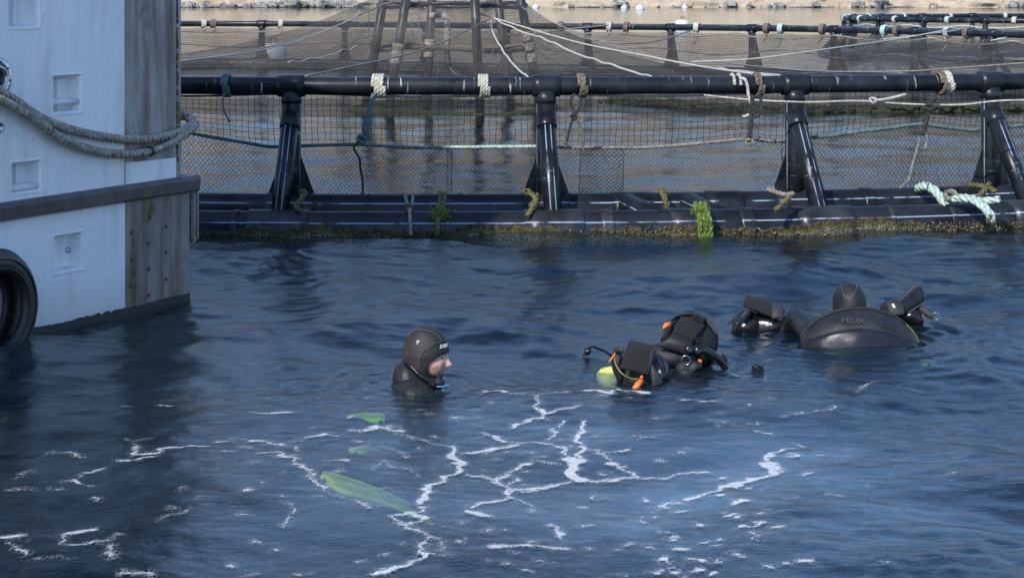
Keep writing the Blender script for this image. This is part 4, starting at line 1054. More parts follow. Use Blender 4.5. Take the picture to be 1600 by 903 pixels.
# tyre fender
def tyre():
    R_, wd = .325, .19
    u, z = uz(-38, 480); u += .02; c = W(u, .235, .015 + wd / 2)
    t = thing('tyre_fender', 'worn black tyre hung as a fender on the barge side, dipping into water', 'tyre', c)
    h = wd / 2
    prof_ = [(R_ * .60, -h * .78), (R_ * .66, -h * .98), (R_ * .80, -h * 1.04), (R_ * .93, -h * .92), (R_ * .985, -h * .72), (R_, -h * .4), (R_, h * .4), (R_ * .985, h * .72), (R_ * .93, h * .92), (R_ * .80, h * 1.04), (R_ * .66, h * .98), (R_ * .60, h * .78), (R_ * .62, h * .6), (R_ * .80, h * .7), (R_ * .92, h * .5), (R_ * .94, 0), (R_ * .92, -h * .5), (R_ * .80, -h * .7), (R_ * .62, -h * .6)]
    mb = MB(); mb.lathe(c, WN, prof_, 56, closed=True); mb.build('carcass', M['rubber'], t)
    for rr_ in (.70, .86):
        mb = MB(); a1 = WD; pts = [c + WN * h * 1.03 + (a1 * math.cos(a) + UPV * math.sin(a)) * R_ * rr_ for a in np.linspace(0, 6.283, 56, endpoint=False)]; mb.tube(pts, .006, n=6, closed=True); mb.build('sidewall_rib', M['rubber'], t)
    for sg in (-.5, 0, .5):
        mb = MB(); pts = [c + WN * h * sg * .8 + (WD * math.cos(a) + UPV * math.sin(a)) * R_ * 1.0 for a in np.linspace(0, 6.283, 56, endpoint=False)]; mb.tube(pts, .011, n=6, closed=True); mb.build('tread_rib', M['rubber'], t)
tyre()

# ------------------------------------------------------------------ sea foam drifting on the surface
def foam():
    S1 = lambda pts, sc, ox, oy: [(ox + x / sc, oy + y / sc) for x, y in pts]
    L = []
    A = lambda pts, w_=1.0: L.append((S1(pts, 2.796, 750, 580), w_))
    Bq = lambda pts, w_=1.0: L.append((S1(pts, 2.795, 400, 580), w_))
    Cq = lambda pts, w_=1.0: L.append((S1(pts, 2.5575, 0, 550), w_ * .72))
    Dq = lambda pts, w_=1.0: L.append((S1(pts, 2.558, 1150, 550), w_))
    A([(15, 270), (90, 295), (180, 300), (290, 310), (350, 330), (390, 360), (420, 430)], 1.2); A([(0, 345), (90, 320), (180, 302)], .8)
    A([(420, 430), (440, 340), (420, 300), (455, 240)], 1.3); A([(440, 340), (520, 360), (650, 345)], .8); A([(400, 380), (420, 445), (440, 455)], 2.6)
    A([(420, 450), (500, 460), (640, 450), (790, 450), (920, 430), (990, 430)], 1.0); A([(500, 350), (570, 390), (620, 430), (680, 445)], 1.0)
    A([(400, 460), (350, 480), (260, 505), (160, 512), (140, 540), (130, 555), (0, 580)], 1.2); A([(140, 520), (110, 490), (60, 462), (130, 435), (210, 400)], 1.0); A([(150, 490), (165, 450)], .7)
    A([(150, 555), (240, 600)], .7); A([(245, 135), (255, 180), (275, 220), (150, 245)], 1.1); A([(275, 200), (360, 190), (430, 175)], .9); A([(350, 230), (300, 290)], .9); A([(30, 95), (60, 85), (110, 110)], 1.6)
    A([(480, 105), (560, 115), (620, 100), (720, 120)], 1.1); A([(800, 580), (850, 555), (890, 555)], 1.2); A([(920, 545), (1000, 525), (1060, 490), (1130, 475), (1258, 455)], 1.4)
    A([(60, 780), (170, 765), (280, 770), (400, 765)], .9); A([(340, 665), (370, 700), (380, 735)], .9); A([(240, 385), (330, 400)], .7); A([(560, 405), (630, 415)], .9)
    A([(120, 120), (240, 130), (300, 125), (440, 105)], .55); A([(950, 165), (1040, 160)], .7); A([(1030, 225), (1130, 245), (1240, 235)], .6); A([(700, 300), (780, 290)], .5)
    Bq([(0, 355), (100, 370), (170, 400), (220, 440), (260, 500), (340, 540), (430, 575), (520, 595)], .9); Bq([(870, 320), (870, 360), (900, 420), (850, 460), (770, 495), (740, 540), (730, 570)], 1.3); Bq([(860, 330), (890, 390)], 1.7)
    Bq([(740, 590), (720, 610), (660, 625), (610, 645), (640, 680), (700, 700), (740, 750), (735, 800)], 1.1); Bq([(660, 625), (740, 640), (720, 670), (640, 680)], 1.1); Bq([(740, 800), (650, 845), (560, 880), (505, 890)], 1.5); Bq([(740, 800), (830, 825)], .7)
    Bq([(740, 735), (800, 745), (830, 800)], .7); Bq([(0, 305), (120, 325)], .8); Bq([(200, 300), (320, 275), (380, 285)], .9); Bq([(600, 270), (650, 290), (730, 305), (840, 325), (870, 320)], .7)
    Bq([(920, 355), (1010, 340), (1118, 315)], .9); Bq([(1000, 270), (1060, 295), (1118, 295)], 1.0); Bq([(940, 445), (1050, 465), (1118, 440)], .9); Bq([(1050, 460), (1110, 500), (1110, 555), (1020, 575), (960, 595)], 1.1)
    Bq([(410, 260), (560, 255), (630, 262)], .8); Bq([(140, 680), (180, 610), (160, 590)], .7); Bq([(930, 610), (960, 625), (1025, 630)], 1.0); Bq([(410, 350), (460, 335), (500, 330)], .45); Bq([(535, 330), (590, 340), (650, 375)], .45)
    Bq([(520, 440), (540, 400), (600, 430), (680, 432), (715, 465)], .4); Bq([(0, 190), (60, 195), (150, 185)], .6); Bq([(170, 330), (175, 350)], .9)
    Cq([(540, 370), (550, 400), (620, 400), (640, 385), (720, 378), (820, 372)], 1.2); Cq([(485, 428), (525, 430)], 1.5); Cq([(565, 425), (598, 418)], 1.2); Cq([(355, 480), (390, 465)], 1.2); Cq([(280, 525), (306, 528)], 1.5); Cq([(312, 505), (330, 498)], 1.1)
    Cq([(330, 540), (370, 540)], .8); Cq([(260, 730), (265, 765), (330, 775), (420, 768), (470, 735)], .9); Cq([(288, 725), (350, 715)], 1.6); Cq([(0, 745), (70, 735)], 1.6); Cq([(20, 765), (110, 790)], .9); Cq([(470, 880), (520, 885), (600, 895)], 1.2)
    Cq([(205, 393), (280, 403), (330, 415)], .7); Cq([(640, 675), (750, 630)], .5); Cq([(455, 770), (435, 830)], .8); Cq([(75, 515), (140, 490)], .6); Cq([(480, 213), (520, 212)], 1.0); Cq([(640, 210), (680, 210)], 1.0); Cq([(515, 350), (600, 350)], .8)
    Cq([(190, 555), (240, 555)], .5); Cq([(60, 560), (105, 560)], .6); Cq([(150, 820), (300, 830)], .4); Cq([(370, 600), (382, 606)], .9); Cq([(850, 350), (920, 348)], .9); Cq([(950, 380), (1000, 382)], 1.0)
    Dq([(0, 520), (60, 495), (130, 495), (180, 470), (150, 440), (120, 440), (140, 400), (220, 380)], 1.1); Dq([(110, 445), (170, 470)], 1.9); Dq([(170, 270), (285, 250)], .6); Dq([(320, 240), (420, 215)], .5); Dq([(150, 718), (190, 712)], 1.3); Dq([(490, 160), (530, 130), (560, 110)], .35)
    Dq([(90, 320), (150, 325)], 1.0); Dq([(40, 705), (80, 700)], 1.2); Dq([(85, 690), (120, 685)], 1.4); Dq([(0, 605), (28, 600)], 1.6); Dq([(210, 415), (235, 410)], 1.1); Dq([(270, 485), (290, 482)], 1.0); Dq([(240, 352), (268, 365)], .9); Dq([(370, 578), (440, 580)], .6); Dq([(250, 848), (275, 848)], 1.2)
    fr = random.Random(21)
    for i in range(150):
        x = fr.gauss(760, 330); y = fr.uniform(610, 903)
        if x < 0 or x > 1560: continue
        if x > 1250 and fr.random() < .6: continue
        if x < 330 and fr.random() < .45: continue
        l_ = fr.uniform(2, 13); L.append(([(x, y), (x + l_, y + fr.uniform(-1.5, 1.5))], fr.uniform(.25, .75) * (1.5 if fr.random() < .1 else 1)))
    for i in range(34):
        x = fr.uniform(975, 1200); y = fr.uniform(770, 900); L.append(([(x, y), (x + fr.uniform(3, 9), y + fr.uniform(-1, 1))], fr.uniform(.7, 1.4)))
    x0, x1, y0, y1, st_ = -2.35, 2.3, 6.3, 10.3, .0125
    gx = np.arange(x0, x1, st_); gy = np.arange(y0, y1, st_); X, Y = np.meshgrid(gx, gy)
    def vn(x, y, s, seed):
        r = np.random.RandomState(seed).rand(256, 256); u = x / s + 60; v = y / s + 60; i = np.floor(u).astype(int); j = np.floor(v).astype(int); fu = u - i; fv = v - j; fu = fu * fu * (3 - 2 * fu); fv = fv * fv * (3 - 2 * fv); i %= 256; j %= 256; i2 = (i + 1) % 256; j2 = (j + 1) % 256
        return (r[i, j] * (1 - fu) + r[i2, j] * fu) * (1 - fv) + (r[i, j2] * (1 - fu) + r[i2, j2] * fu) * fv - .5
    Xw = X + .045 * vn(X, Y, .09, 1) + .03 * vn(X, Y, .04, 2); Yw = Y + .07 * vn(X, Y, .10, 3) + .04 * vn(X, Y, .045, 4)
    Fd = np.full(X.shape, -1.0)
    for pts, w_ in L:
        wp = [G(a, b) for a, b in pts]; wl = .0118 * w_ * (.75 + .5 * fr.random())
        for a, b in zip(wp, wp[1:]):
            m = .2
            ix = slice(max(0, int((min(a.x, b.x) - m - x0) / st_)), max(0, int((max(a.x, b.x) + m - x0) / st_))); iy = slice(max(0, int((min(a.y, b.y) - m - y0) / st_)), max(0, int((max(a.y, b.y) + m - y0) / st_)))
            px_, py_ = Xw[iy, ix], Yw[iy, ix]
            if px_.size == 0: continue
            dx, dy = b.x - a.x, b.y - a.y; t = np.clip(((px_ - a.x) * dx + (py_ - a.y) * dy) / (dx * dx + dy * dy + 1e-12), 0, 1)
            ds = np.hypot(px_ - a.x - t * dx, (py_ - a.y - t * dy) * .62); Fd[iy, ix] = np.maximum(Fd[iy, ix], (wl - ds) / .022)
    Fd = np.clip(Fd, -1.4, .9) + .32 * vn(X, Y, .03, 7) + .34 * vn(X, Y, .13, 8)
    Z = wave_h(X, Y) + .005
    ny, nx = X.shape; idx = np.arange(nx * ny).reshape(ny, nx); q_ = np.stack([idx[:-1, :-1], idx[:-1, 1:], idx[1:, 1:], idx[1:, :-1]], -1).reshape(-1, 4)
    keep = Fd.ravel()[q_].max(1) > -1.15; q_ = q_[keep]; used, inv = np.unique(q_.ravel(), return_inverse=True)
    co = np.stack([X, Y, Z], -1).reshape(-1, 3)[used]
    n = NT('sea_foam'); at = n.n('ShaderNodeAttribute', attribute_name='foam').outputs['Fac']; P = n.pos()
    nz = n.noise(P, 75, 4, .6); bub = n.noise(P, 26, 4, .65)
    k = n.math('ADD', at, n.math('MULTIPLY_ADD', nz, .5, -.25)); k = n.math('SUBTRACT', k, n.math('MULTIPLY', n.ramp(bub, .58, .68), .35))
    vo = n.n('ShaderNodeTexVoronoi', feature='DISTANCE_TO_EDGE'); vo.inputs['Scale'].default_value = 48; n.l(n.pos((1, .7, 1)), vo.inputs['Vector'])
    lace = n.ramp(vo.outputs['Distance'], .14, .02)
    core = n.math('MULTIPLY', n.ramp(k, .0, .55), n.math('MULTIPLY_ADD', n.ramp(n.noise(P, 140, 3), .3, .7), .35, .60))
    halo = n.math('MULTIPLY', n.math('MULTIPLY', n.ramp(k, -.95, .15), lace), .34)
    al = n.math('MINIMUM', n.math('ADD', core, halo), 1.0)
    p = n.principled((.66, .69, .72), .7, 0, n.bump(nz, .5, .006)); n.l(n.math('MULTIPLY', al, .85), p.inputs['Alpha'])
    o = np_object('sea_foam', co, inv.reshape(-1, 4), n.m, {'foam': Fd.ravel()[used]})
    tag(o, 'lacy white foam streaks drifting on the water in front', 'foam', kind='stuff')
foam()

# ------------------------------------------------------------------ divers
def m_neoprene(name, lo, hi, rough=.55, drops=.0, wr=.45):
    n = NT(name); P = n.pos(); a = n.noise(P, 12, 5); f = n.noise(P, 420, 2)
    col = n.mix(n.ramp(a, .35, .7), lo, hi)
    if drops:
        k = n.math('MULTIPLY', n.ramp(n.noise(P, 95, 3), .67, .72), drops); col = n.mix(k, col, (.30, .30, .32))
    w_ = n.noise(n.pos((1, 1, 1.6)), 17, 4, .6, .8); n.principled(col, n.math('MULTIPLY_ADD', a, .25, rough - .12), 0, n.bump(f, .25, .002, n.bump(w_, wr, .012)), .34); return n.m
M['hood'] = m_neoprene('hood_neoprene', (.020, .018, .020), (.042, .036, .040), .62, .7)
M['hood_trim'] = m_neoprene('hood_trim_neoprene', (.010, .010, .011), (.020, .019, .021), .6)
M['suit'] = m_neoprene('suit_neoprene', (.010, .011, .014), (.024, .025, .030), .48)
M['smooth_suit'] = m_neoprene('smooth_skin_neoprene', (.009, .010, .016), (.018, .019, .028), .30, 0, .12)
M['seam'] = m_simple('seam_thread', (.085, .085, .090), .6, 0, .2, 30)
M['gloss'] = m_simple('wet_black_vinyl', (.010, .010, .011), .16, 0, .5, 20, .25, .006)
M['cordura'] = m_neoprene('black_cordura', (.010, .011, .013), (.022, .023, .027), .55)
M['velcro'] = m_simple('velcro_pile', (.022, .022, .023), .95, 0, .7, 160, 1.0, .012)
M['webbing'] = m_neoprene('webbing', (.020, .021, .024), (.038, .039, .043), .6)
M['orange'] = m_simple('orange_plastic', (.75, .16, .035), .4, 0, .2, 30)
M['neon'] = m_simple('neon_yellow', (.80, .86, .03), .5, 0, .15, 10)
M['piping'] = m_simple('yellow_piping', (.20, .20, .05), .6, 0, .2, 10)
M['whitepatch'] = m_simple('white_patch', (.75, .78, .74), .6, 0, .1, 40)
M['hair'] = m_simple('dark_hair', (.020, .013, .010), .8, 0, .3, 40)
def m_skin():
    n = NT('skin'); P = n.pos(); a = n.noise(P, 22, 4); f = n.noise(P, 300, 2)
    col = n.mix(n.ramp(a, .35, .65), (.52, .30, .24), (.62, .38, .31))
    n.principled(col, .42, 0, n.bump(f, .15, .002), **{'Subsurface Weight': .12, 'Subsurface Scale': .01}); return n.m
M['skin'] = m_skin()
def m_stubble():
    n = NT('stubbled_skin'); P = n.pos(); f = n.noise(P, 500, 2); col = n.mix(n.ramp(f, .42, .62), (.46, .27, .215), (.22, .14, .115)); n.principled(col, .5, 0, n.bump(f, .3, .002)); return n.m
M['stubble'] = m_stubble()

HA, HB, HC = .104, .079, .126
def head_local(dx, dy, dz, off=0.0, face=True):
    a = HA if dx > 0 else HA * 1.06; x, y, z = a * dx, HB * dy, HC * dz
    if dz < 0: y *= 1 - .22 * dz * dz; x *= (1 - .20 * dz * dz) if dx > 0 else (1 - .30 * dz * dz)
    if dz > 0: y *= 1 + .28 * dz; x *= 1 + .14 * dz
    if dx > 0 and face:
        g = lambda v, c, s: math.exp(-((v - c) / s) ** 2)
        nose = max(0, min((.22 - dz) / .46, (dz + .36) / .10, 1)) * g(dy, 0, .085 + .06 * max(0, .1 - dz)) * .036
        e = nose + .007 * g(dz, .25, .07) * g(dy, 0, .55) - .011 * g(dz, .12, .075) * g(abs(dy), .33, .15) + .007 * g(dz, -.44, .035) * g(dy, 0, .25) + .006 * g(dz, -.55, .04) * g(dy, 0, .22) - .004 * g(dz, -.495, .02) * g(dy, 0, .25) + .010 * g(dz, -.78, .12) * g(dy, 0, .3) + .005 * g(dz, -.12, .14) * g(abs(dy), .55, .2)
        x += e
    l_ = math.sqrt(x * x + y * y + z * z); s = (l_ + off) / l_
    return x * s, y * s, z * s + (off * CROWN * max(0, dz) ** 1.5)
CROWN = 0.0

class Head:
    def __init__(s, c, yaw, pitch=0.0):
        s.c = Vector(c); s.f = V(math.cos(yaw), math.sin(yaw), 0); s.l = V(-math.sin(yaw), math.cos(yaw), 0); s.u = V(0, 0, 1)
        s.f, s.u = s.f * math.cos(pitch) + s.u * math.sin(pitch), s.u * math.cos(pitch) - s.f * math.sin(pitch)
    def w(s, x, y, z): return s.c + s.f * x + s.l * y + s.u * z
    def at(s, dx, dy, dz, off=0, face=True):
        l_ = math.sqrt(dx * dx + dy * dy + dz * dz); return s.w(*head_local(dx / l_, dy / l_, dz / l_, off, face))
    def grid(s, mb, off, face, keep=None, n=72, m=54, mi=0):
        vs = []; dirs = []
        for i in range(m + 1):
            th = math.pi * i / m
            for k in range(n):
                ph = 2 * math.pi * k / n; d = (math.sin(th) * math.cos(ph), math.sin(th) * math.sin(ph), math.cos(th)); dirs.append(d); vs.append(s.w(*head_local(*d, off, face)))
        fs = []
        for i in range(m):
            for k in range(n):
                q_ = (i * n + k, (i + 1) * n + k, (i + 1) * n + (k + 1) % n, i * n + (k + 1) % n)
                if keep is None or keep([sum(dirs[a][b] for a in q_) / 4 for b in range(3)]): fs.append(q_)
        mb.add(vs, fs, mi=mi)
    def hit(s, px, py, off):
        """where the line of sight meets the hooded head (near side)"""
        o = V(0, 0, H); d = ray(px, py); t0 = s.c.y; best = None
        for k in range(260):
            t = t0 - .20 + k * .0013; p = o + d * t; v = p - s.c; x, y, z = v.dot(s.f), v.dot(s.l), v.dot(s.u)
            A_, B_, C_ = HA if x > 0 else HA * 1.06, HB, HC
            e = Vector((x / A_, y / B_, z / C_)); e.normalize()
            q_ = Vector(head_local(e.x, e.y, e.z, off, False)); r_ = Vector((x, y, z)).length - q_.length
            if best is None or r_ < best[0]: best = (r_, s.w(*q_))
            if r_ <= 0: return p
        return best[1]

def remeshed(mb, voxel, smooth_it=2):
    me = bpy.data.meshes.new('tmp'); me.from_pydata(mb.v, [], mb.f); me.validate(); o = bpy.data.objects.new('tmp', me); COL.objects.link(o)
    r = o.modifiers.new('r', 'REMESH'); r.mode = 'VOXEL'; r.voxel_size = voxel
    if smooth_it: sm = o.modifiers.new('s', 'SMOOTH'); sm.iterations = smooth_it; sm.factor = .5
    dg = bpy.context.evaluated_depsgraph_get(); ev = o.evaluated_get(dg); m2 = ev.to_mesh()
    nv_ = len(m2.vertices); co = np.empty(nv_ * 3); m2.vertices.foreach_get('co', co); fs = [tuple(p.vertices) for p in m2.polygons]
    ev.to_mesh_clear(); bpy.data.objects.remove(o); return co.reshape(-1, 3), fs
def capsule(mb, a, b, ra, rb, n=14):
    a, b = Vector(a), Vector(b); d = (b - a).normalized(); pts = []; rs = []
    for k in range(5): t = math.pi / 2 * (1 - k / 4); pts.append(a - d * ra * math.sin(t)); rs.append(max(ra * math.cos(t), .001))
    for k in range(5): t = math.pi / 2 * k / 4; pts.append(b + d * rb * math.sin(t)); rs.append(max(rb * math.cos(t), .001))
    mb.tube(pts, rs, n=n)
def limbs(mb, sh, el, wr_, hand_dir, rs=(.062, .050, .038)):
    capsule(mb, sh, el, rs[0], rs[1]); capsule(mb, el, wr_, rs[1], rs[2]); h = Vector(hand_dir).normalized(); wr_ = Vector(wr_); side = h.cross(UPV).normalized()
    capsule(mb, wr_, wr_ + h * .085, .036, .040)
    for k, (o_, l_) in enumerate(((-.033, .075), (-.011, .09), (.012, .085), (.034, .065))):
        b = wr_ + h * .10 + side * o_; capsule(mb, b, b + h * l_ * .55, .0105, .010, 8); capsule(mb, b + h * l_ * .55, b + h * l_ * .95 - UPV * l_ * .35, .010, .0085, 8)
    b = wr_ + h * .04 + side * .04; capsule(mb, b, b + (h + side).normalized() * .06, .013, .011, 8)

def text_mesh(txt, size):
    c = bpy.data.curves.new('t', 'FONT'); c.body = txt; c.size = size; c.align_x = 'CENTER'; c.align_y = 'CENTER'; c.resolution_u = 3; c.offset = size * .012
    o = bpy.data.objects.new('t', c); COL.objects.link(o); dg = bpy.context.evaluated_depsgraph_get(); ev = o.evaluated_get(dg); m = ev.to_mesh()
    vs = [tuple(v.co) for v in m.vertices]; fs = [tuple(p.vertices) for p in m.polygons]; ev.to_mesh_clear(); bpy.data.objects.remove(o); return vs, fs

# --- diver with the face in profile
D1 = 9.60
CROWN = 2.2
hd = Head(Q(666, 560, D1), math.radians(-12), math.radians(0))
p1 = thing('person', 'diver in black hood with face in profile, alone in the water at centre left', 'person', (hd.c.x, hd.c.y, 0))
mb = MB(); hd.grid(mb, 0, True, n=84, m=64)
nb = Q(652, 604, D1 + .02); capsule(mb, hd.c - hd.f * .02 - UPV * .06, nb + V(.01, 0, -.02), .066, .075)
mb.ellipsoid(nb + V(-.005, 0, -.045), (.135, 0, 0), (0, .215, 0), (0, 0, .125), 20, 14); mb.ellipsoid(nb + V(-.045, 0, .03), (.078, 0, .02), (0, .11, 0), (-.02, 0, .105), 18, 12)
capsule(mb, nb + V(0, 0, -.15), nb + V(-.06, 0, -.55), .165, .14); capsule(mb, nb + V(-.06, 0, -.55), nb + V(-.08, 0, -.72), .145, .15)
for sg in (-1, 1):
    sh = nb + V(.0, .19 * sg, -.10); limbs(mb, sh, sh + V(.12, .10 * sg, -.26), sh + V(.36, .02 * sg, -.30), V(1, -.1 * sg, -.1))
    hp = nb + V(-.08, .09 * sg, -.75); capsule(mb, hp, hp + V(-.02, .02 * sg, -.42), .085, .060); capsule(mb, hp + V(-.02, .02 * sg, -.42), hp + V(-.16, .02 * sg, -.82), .058, .042); capsule(mb, hp + V(-.16, .02 * sg, -.84), hp + V(-.02, .03 * sg, -.92), .042, .035)
co, fs = remeshed(mb, .0062, 1)
bb = MB(); cen = [tuple(np.mean(co[list(f)], 0)) for f in fs]; mi = []
for c_ in cen:
    v = Vector(c_) - hd.c; x, y, z = v.dot(hd.f), v.dot(hd.l), v.dot(hd.u)
    isf = x > .025 and -.088 < z < .1
    mi.append((2 if (z < -.028 and z > -.12 and not (abs(y) < .018 and z > -.046) and x > .03 and abs(y) < .075 and (z < -.05 or abs(y) > .05)) else 1) if isf else 0)
bb.v = [tuple(c_) for c_ in co]; bb.f = fs; bb.uv = [[(0, 0)] * len(f) for f in fs]; bb.smooth = [True] * len(fs); bb.mi = mi
bb.build('body', [M['suit'], M['skin'], M['stubble']], p1)
def opening(d, k=1.0):
    x, y, z = d
    if x < .15: return False
    return (abs(y) / (.96 * k)) ** 2.4 + (abs(z + .17) / (.44 * k)) ** 2.4 < 1 and x > .24
mb = MB(); hd.grid(mb, .011, False, lambda d: not opening(d) and d[2] > -.93, n=110, m=84)
hood = mb.build('hood', [M['hood']], p1); so_ = hood.modifiers.new('thick', 'SOLIDIFY'); so_.thickness = .007; so_.offset = -1
mb = MB(); hd.grid(mb, .0135, False, lambda d: (not opening(d)) and d[0] > -.05 + .9 * max(0, d[2]) ** 1.2 and d[2] > -.92 and d[2] < .66, n=110, m=84)
o = mb.build('face_panel', M['hood_trim'], hood); so_ = o.modifiers.new('thick', 'SOLIDIFY'); so_.thickness = .006; so_.offset = -1
def hpx(zx, zy): return (630 + zx * 100 / 821, 500 + zy * 110 / 903)
for pts in ([(190, 640), (200, 560), (215, 480), (255, 410), (320, 350), (400, 305), (490, 275)], [(495, 270), (450, 210), (390, 165), (310, 135), (230, 122), (140, 130), (70, 190)], [(495, 270), (530, 255), (570, 240)]):
    mb = MB(); mb.tube([hd.hit(*hpx(*p), .0165) for p in [tuple(v) [:2] for v in smooth_path([(a, b, 0) for a, b in pts], 5)]], .0016, n=5); mb.build('seam', M['seam'], hood)
vs, fs_ = text_mesh('SUBE', 13.0)
mb = MB(); ca, sa = math.cos(.19), math.sin(.19)
mb.add([hd.hit(693.5 + (x * ca + y * .30) * .44, 540.6 - y * .66 - x * .10, .0185) for x, y, z in vs], fs_, smooth=False); mb.build('logo', M['whitepatch'], hood)
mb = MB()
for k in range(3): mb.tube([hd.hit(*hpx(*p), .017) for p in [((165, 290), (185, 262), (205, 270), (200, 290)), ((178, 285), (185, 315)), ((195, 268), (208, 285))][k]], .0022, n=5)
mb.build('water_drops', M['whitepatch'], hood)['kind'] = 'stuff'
for sg in (-1, 1):   # eyes and brows
    e = hd.at(.86, .36 * sg, .11, -.006); mb = MB(); mb.ellipsoid(e, hd.f * .012, hd.l * .016, hd.u * .0075, 12, 8); mb.build('eye', M['hair'], p1)
    mb = MB(); mb.tube([hd.at(.9, .14 * sg, .235, .0015), hd.at(.88, .3 * sg, .275, .002), hd.at(.8, .5 * sg, .25, .0015), hd.at(.72, .62 * sg, .2, .001)], [.0035, .0055, .0045, .002], n=6, flat=.8); mb.build('eyebrow', M['hair'], p1)
mb = MB(); mb.tube([hd.at(.78, .26, -.50, .001), hd.at(.84, .12, -.50, .002), hd.at(.85, 0, -.50, .003), hd.at(.84, -.12, -.50, .002), hd.at(.78, -.26, -.50, .001)], .0035, n=6); mb.build('mouth', m_simple('lip', (.30, .13, .11), .5), p1)
# rim of the suit's neck, strap and regulator
def qz(zx, zy, d): return Q(*hpx(zx, zy), d)
mb = MB(); pts = smooth_path([qz(10, 545, 9.53), qz(60, 570, 9.49), qz(120, 620, 9.47), qz(180, 680, 9.455), qz(260, 735, 9.45), qz(330, 775, 9.45), qz(390, 800, 9.46)], 6)
gr = [[p + V(0, .0, .013), p + V(0, -.008, 0), p + V(0, .0, -.013)] for p in pts]; mb.sheet(gr, .005); mb.build('neck_strap', M['gloss'], p1)
mb = MB(); mb.box(qz(375, 795, 9.44), V(.014, 0, -.006), V(0, .008, 0), V(.006, 0, .014)); mb.build('buckle', M['gloss'], p1)
mb = MB(); c_ = qz(455, 815, 9.50); mb.lathe(c_, V(.2, -1, .15), [(0, -.03), (.028, -.03), (.032, -.015), (.028, .006), (.016, .012), (0, .012)], 20); mb.build('regulator', M['cordura'], p1)
mb = MB(); mb.tube(smooth_path([qz(430, 850, 9.45), qz(480, 855, 9.45), qz(540, 845, 9.46), qz(590, 838, 9.48)], 4), .004, n=6); mb.build('blue_lanyard', m_simple('blue_cord', (.08, .25, .55), .5), p1)

# --- diver seen from behind
D3 = 10.76
CROWN = 0.0
h3 = Head(Q(1327.5, 480, D3 + .10), math.radians(92), math.radians(-16))
p3 = thing('person', 'diver seen from behind, black hood and broad black back, at right', 'person', (h3.c.x, h3.c.y, 0))
tc3 = Q(1341, 560, D3); tc3.z = -.045; AX3, AY3, AZ3 = .346, .20, .256
def dome(x, z, eps=0.0):
    q_ = max(0.0, 1 - (x / AX3) ** 2 - (z / AZ3) ** 2); wv = .003 * math.sin(x * 17 + z * 9) * math.sin(z * 21 + 1) + .0012 * math.sin(x * 41 - z * 30); return tc3 + V(x, -AY3 * math.sqrt(q_) - eps - wv, z + wv * .6 - .012 * max(0, x / AX3))
mb = MB(); h3.grid(mb, 0, True, n=60, m=44); capsule(mb, h3.c - UPV * .06, tc3 + V(-.04, .05, .05), .07, .09)
mb.ellipsoid(tc3 + V(0, .0, -.01), (AX3 - .012, 0, 0), (0, AY3 - .012, 0), (0, 0, AZ3 - .012), 28, 18)
capsule(mb, tc3 + V(0, .02, -.2), tc3 + V(.02, -.1, -.6), .19, .16)
for sg in (-1, 1):
    sh = tc3 + V(.22 * sg, .06, .06); el = tc3 + (V(-.285, .40, .125) if sg < 0 else V(.20, .42, .08)); limbs(mb, sh, el, el + V(.16 * sg, .16, -.23), V(.8 * sg, .4, -.5), (.066, .062, .045))
    hp = tc3 + V(.02 + .09 * sg, -.1, -.65); capsule(mb, hp, hp + V(.02 * sg, -.25, -.36), .088, .060); capsule(mb, hp + V(.02 * sg, -.25, -.36), hp + V(.02 * sg, -.5, -.68), .058, .042)
co, fs = remeshed(mb, .009, 2); bb = MB(); bb.v = [tuple(c_) for c_ in co]; bb.f = fs; bb.uv = [[(0, 0)] * len(f) for f in fs]; bb.smooth = [True] * len(fs); bb.mi = [0] * len(fs)
bb.build('body', M['suit'], p3)
mb = MB(); h3.grid(mb, .012, False, lambda d: not opening(d) and d[2] > -.95, n=80, m=60); hood3 = mb.build('hood', M['hood_trim'], p3); so_ = hood3.modifiers.new('thick', 'SOLIDIFY'); so_.thickness = .007; so_.offset = -1
def h3px(zx, zy): return (1290 + zx / 10, 430 + zy / 10)
for pts in ([(235, 160), (245, 205), (275, 270), (320, 325), (375, 350)], [(480, 130), (485, 180), (470, 240), (420, 300), (375, 350)], [(450, 290), (420, 335), (375, 360), (310, 345), (270, 310)], [(378, 350), (380, 400), (382, 450)]):
    mb = MB(); mb.tube([h3.hit(*h3px(*p), .0135) for p in [tuple(v)[:2] for v in smooth_path([(a, b, 0) for a, b in pts], 5)]], .0021, n=5); mb.build('seam', M['seam'], hood3)
# jacket: upper yoke in matt neoprene, lower back in smooth skin
def dome_patch(f0, f1, x0, x1, nx=44, nz=14, eps=.004):
    g_ = []
    for i in range(nz + 1):
        row = []
        for k in range(nx + 1):
            x = lin(x0, x1, k / nx); zt, zb_ = f0(x), f1(x); z = lin(zb_, zt, i / nz); row.append(dome(x, z, eps))
        g_.append(row)
    return g_
ztop = lambda x: AZ3 * math.sqrt(max(.0, 1 - (x / (AX3 * .999)) ** 2)) * .985
zseam = lambda x: min(.165 - .9 * x * x - (.0 if x < 0 else .02 * x), ztop(x) - .004)
mb = MB(); mb.sheet(dome_patch(ztop, zseam, -.334, .334, eps=.010), .008); yoke = mb.build('jacket_yoke', M['suit'], p3)
mb = MB(); mb.sheet(dome_patch(zseam, lambda x: min(-.12, ztop(x) - .03), -.334, .334, eps=.011), .006); mb.build('jacket_back', M['smooth_suit'], p3)
mb = MB(); mb.tube([dome(x, zseam(x), .012) for x in np.linspace(-.27, .27, 50)], .0024, n=5); mb.build('seam', M['seam'], yoke)
for x in (-.235, .165):
    mb = MB(); mb.tube([dome(x + (.0 if x < 0 else -.006 * k), lin(zseam(x), -.05, k / 8), .010) for k in range(9)], .002, n=5); mb.build('seam', M['seam'], yoke)
